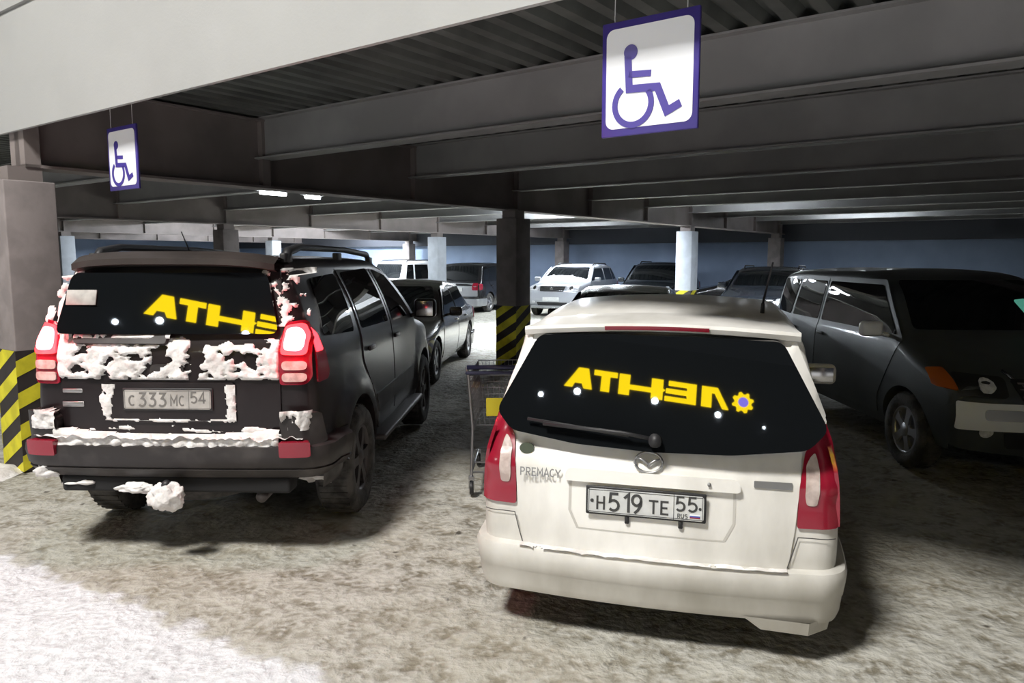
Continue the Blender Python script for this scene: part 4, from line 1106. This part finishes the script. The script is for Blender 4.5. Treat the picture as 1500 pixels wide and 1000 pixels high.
road_car('crossover_car', (2.1, 24.5), 205, 'pale silver crossover with black roof rails facing the camera right of the striped pillar', 'car', 'pale_silver_p', L=4.32, WD=1.82, H=1.62, hood=1.05, belt=1.06, rails=True, trim='silver', wr=.34, cl=.26, slim=.78, grille='black')
road_car('offroad_wagon_car', (4.7, 23.6), 206, 'black crossover with pale grille facing the camera left of the pale pillar', 'car', 'navy_p', L=4.6, WD=1.80, H=1.68, hood=1.05, belt=1.06, rails=True, trim='silver', wr=.34, cl=.26, slim=.80, grille='chrome')
road_car('hatch_car', (7.3, 22.1), 298, 'black car mostly hidden behind the pale pillar and the white hatchback roof', 'car', 'black_p', L=3.9, WD=1.70, H=1.42, slim=.78)
road_car('suv_car', (6.4, 18.3), 208, 'dark off-road car with a pale plate facing the camera, left of the silver minivan', 'car', 'navy_p', L=4.6, WD=1.80, H=1.60, hood=1.0, belt=1.08, wr=.36, cl=.30, slim=.82, rails=True, pz=.80)

# ------------------------------------------------------------ shopping cart
def cart():
    root = empty('shopping_cart', (-.05, 5.50, 0), R(3), 'wire shopping cart with yellow placard between the two rear-facing cars', 'cart')
    # local x: along the handle, local y: away from the handle
    def ring(z, y0, y1, w0, w1): return [(-w0, y0, z), (w0, y0, z), (w1, y1, z), (-w1, y1, z)]
    mb = MB(); mb.tube([(-.29, 0, .985), (.29, 0, .985)], .017, 12); mb.build('handle', M_['cart_handle'], root)
    mb = MB()
    mb.rbox(-.30, .30, -.02, .03, .93, .955, .01, 3); mb.build('handle_trim', M_['cart_handle'], root)
    mb = MB()
    top = ring(.92, .04, .86, .275, .20); bot = ring(.52, .10, .76, .23, .16)
    for k in range(9):
        t = k/8; a = [Vector(p)*(1-t)+Vector(q)*t for p, q in zip(top, bot)]
        mb.tube(a, .0045 if k in (0, 8) else .0025, 6, closed=True)
    for i in range(4):
        nn = 12 if i % 2 == 0 else 20
        for k in range(nn+1):
            t = k/nn; p = Vector(top[i])*(1-t)+Vector(top[(i+1) % 4])*t; q = Vector(bot[i])*(1-t)+Vector(bot[(i+1) % 4])*t; mb.tube([p, q], .0022, 5)
    for k in range(13):
        t = k/12; mb.tube([Vector(bot[0])*(1-t)+Vector(bot[1])*t, Vector(bot[3])*(1-t)+Vector(bot[2])*t], .0022, 5)
    mb.build('basket', M_['cart_wire'], root)
    mb = MB()
    for s in (-1, 1):
        mb.tube([(s*.29, 0, .985), (s*.28, .03, .90), (s*.25, .08, .50), (s*.26, .02, .20), (s*.26, .0, .14)], .012, 8)
        mb.tube([(s*.25, .08, .48), (s*.19, .76, .50)], .011, 8); mb.tube([(s*.26, .02, .18), (s*.20, .80, .14)], .012, 8)
    for y, w in ((.02, .26), (.30, .24), (.78, .20)): mb.tube([(-w, y, .17), (w, y, .17)], .008, 8)
    mb.build('chassis', M_['cart_wire'], root)
    mb = MB(); mb.rbox(-.145, -.010, .045, .055, .60, .74, .004, 2); mb.build('placard', M_['cart_yellow'], root)
    for x, y in ((-.26, .0), (.26, .0), (-.20, .80), (.20, .80)):
        mb = MB(); Q = Matrix.Translation((x, y, .055)) @ Matrix.Rotation(R(90), 4, 'Y'); mb.lathe([(.012, -.014), (.05, -.016), (.055, -.008), (.055, .008), (.05, .016), (.012, .014)], Q, 24)
        w_ = mb.build('caster', M_['black'], root)
        mb = MB(); mb.box(x-.022, x-.018, y-.015, y+.015, .05, .14); mb.box(x+.018, x+.022, y-.015, y+.015, .05, .14); mb.box(x-.022, x+.022, y-.015, y+.015, .12, .145)
        mb.build('fork', M_['cart_wire'], w_)
cart()

# ------------------------------------------------------------ the shop front across the yard (behind the camera, seen mirrored in the rear windows)
PS = -.61; SE = Vector((-math.cos(PS), -math.sin(PS), 0)); SN = Vector((-math.sin(PS), math.cos(PS), 0))   # reading direction, towards the garage
SC_ = Vector((-17.38, -35.445, 15.722)); SW, SH = 10.58, 1.36
SM = Matrix(((SE.x, 0, SN.x, SC_.x), (SE.y, 0, SN.y, SC_.y), (0, 1, 0, SC_.z), (0, 0, 0, 1)))
M_['sign_yellow'] = mat('lit_yellow_letters', (.9, .65, .02), .5, emit=(1, .72, .0), es=20)
M_['sign_violet'] = mat('lit_violet_disc', (.2, .15, .8), .5, emit=(.28, .22, 1), es=15)
M_['flood'] = mat('floodlight_glass', (1, 1, 1), .5, emit=(.80, .90, 1), es=220)
M_['facade'] = mat('dark_shop_wall', (.035, .04, .055), .9, var=.3, vscale=.3)
sg = empty('shop_sign', SC_+Vector((0, 0, -SH/2)), 0, 'lit yellow letters of the shop front, mirrored in both rear windows', 'sign')
inv = Matrix.Translation(-(SC_+Vector((0, 0, -SH/2))))
def gl(name, polys, m, d=.12):
    mb = MB()
    for p in polys: mb.prism([((u-.5)*SW, (v-.5)*SH) for u, v in p], -.19, -.19+d, inv@SM)
    return mb.build(name, M_[m], sg)
gl('letter', [[(.0, 0), (.035, 0), (.085, .72), (.105, .72), (.105, 0), (.165, 0), (.165, 1), (.070, 1)]], 'sign_yellow')
gl('letter', [[(.20, 0), (.39, 0), (.39, .22), (.255, .22), (.255, .39), (.385, .39), (.385, .61), (.255, .61), (.255, .78), (.37, .78), (.37, 1), (.20, 1)]], 'sign_yellow')
gl('letter', [[(.375+.03, 0), (.475, 0), (.475, .30), (.61, .30), (.61, 0), (.675, 0), (.675, 1), (.61, 1), (.61, .52), (.475, .52), (.475, 1), (.405, 1), (.405, .55), (.39, .5), (.405, .4)]], 'sign_yellow')
gl('letter', [[(.732, 0), (.785, 0), (.785, .76), (.832, .76), (.832, 1), (.688, 1), (.688, .76), (.732, .76)]], 'sign_yellow')
gl('letter', [[(.838, 0), (.888, 0), (.902, .24), (.944, .24), (.958, 0), (1.008, 0), (.930, 1), (.868, 1)]], 'sign_yellow')
star = []
for k in range(32):
    r = .70 if (k//2) % 2 else .54; t = 2*math.pi*k/32
    star.append((-.088+r*math.cos(t)/SW, .47+r*math.sin(t)/SH))
gl('sun_emblem', [star], 'sign_yellow')
gl('emblem_disc', [[(-.088+.33*math.cos(t)/SW, .47+.33*math.sin(t)/SH) for t in [2*math.pi*k/24 for k in range(24)]]], 'sign_violet', .16)
mb = MB(); mb.box(-22, 26, -SC_.z, 3, -.8, -.20, SM); struct(mb, 'wall_shop', M_['facade'])
for k, (x, y, z, r) in enumerate([(-22.95, -31.56, 14.15, .15), (-21.07, -32.87, 14.7, .20), (-16.97, -35.73, 14.83, .20), (-13.63, -38.07, 14.54, .18), (-11.2, -39.76, 14.14, .07)]):
    lb = ['outermost floodlight under the start of the shop letters, faint in the rear window', 'bright floodlight below the last letter of the shop sign', 'bright floodlight below the middle of the shop sign', 'floodlight below the first letter of the shop sign', 'faintest floodlight, beyond the emblem of the shop sign'][k]
    P = Vector((x, y, z)); rt = empty('facade_floodlight', P, 0, lb, 'lamp', 'floodlights on the shop front')
    Q = Matrix(((SE.x, 0, SN.x, 0), (SE.y, 0, SN.y, 0), (0, 1, 0, 0), (0, 0, 0, 1)))
    m = MB(); m.rbox(-r*1.03, r*1.03, -r*1.03, r*1.03, -.10, .10, .03, 2, Q); m.box(-.03, .03, -.03, .03, -.125, -.05, Q); m.build('lamp_housing', M_['black'], rt)
    m = MB(); m.prism([(r*math.cos(t), r*math.sin(t)) for t in [2*math.pi*q/20 for q in range(20)]], .10, .12, Q); m.build('lamp_lens', M_['flood'], rt)
# red light of the brake lamps
for s in (1, -1):
    o = light('brake_lamp_light', 'POINT', (0, 0, 0), (1, 0, 0), 5.0, (1, .05, .07), shadow_soft_size=.06)
    h = R(90-2.3); F = Vector((math.cos(h), math.sin(h), 0)); Lf = Vector((-math.sin(h), math.cos(h), 0))
    o.location = Vector((-1.93, 6.60, 1.33))-F*2.36+Lf*s*.80

# small heap of snow swept against the front pillar
def heap(loc, r, h, label):
    mb = MB(); n = 22; vs = []; fs = []
    for j in range(n+1):
        for i in range(n+1):
            x, y = (i/n-.5)*2*r, (j/n-.5)*2*r; d = math.hypot(x, y)/r
            vs.append((x, y, max(-.01, h*(1-d**1.5)+.25*h*fbm(x, y, 6, 31) if d < 1 else -.01)))
    fs = [(j*(n+1)+i, j*(n+1)+i+1, (j+1)*(n+1)+i+1, (j+1)*(n+1)+i) for j in range(n) for i in range(n)]
    mb.add(vs, fs, True); o = mb.build('snow_heap', M_['snow'], None); o.location = loc
    return tag(o, label, 'snow heap')
p_ = G(-.36, .02); heap((p_.x, p_.y, 0), .22, .07, 'small heap of snow at the foot of the striped front pillar')
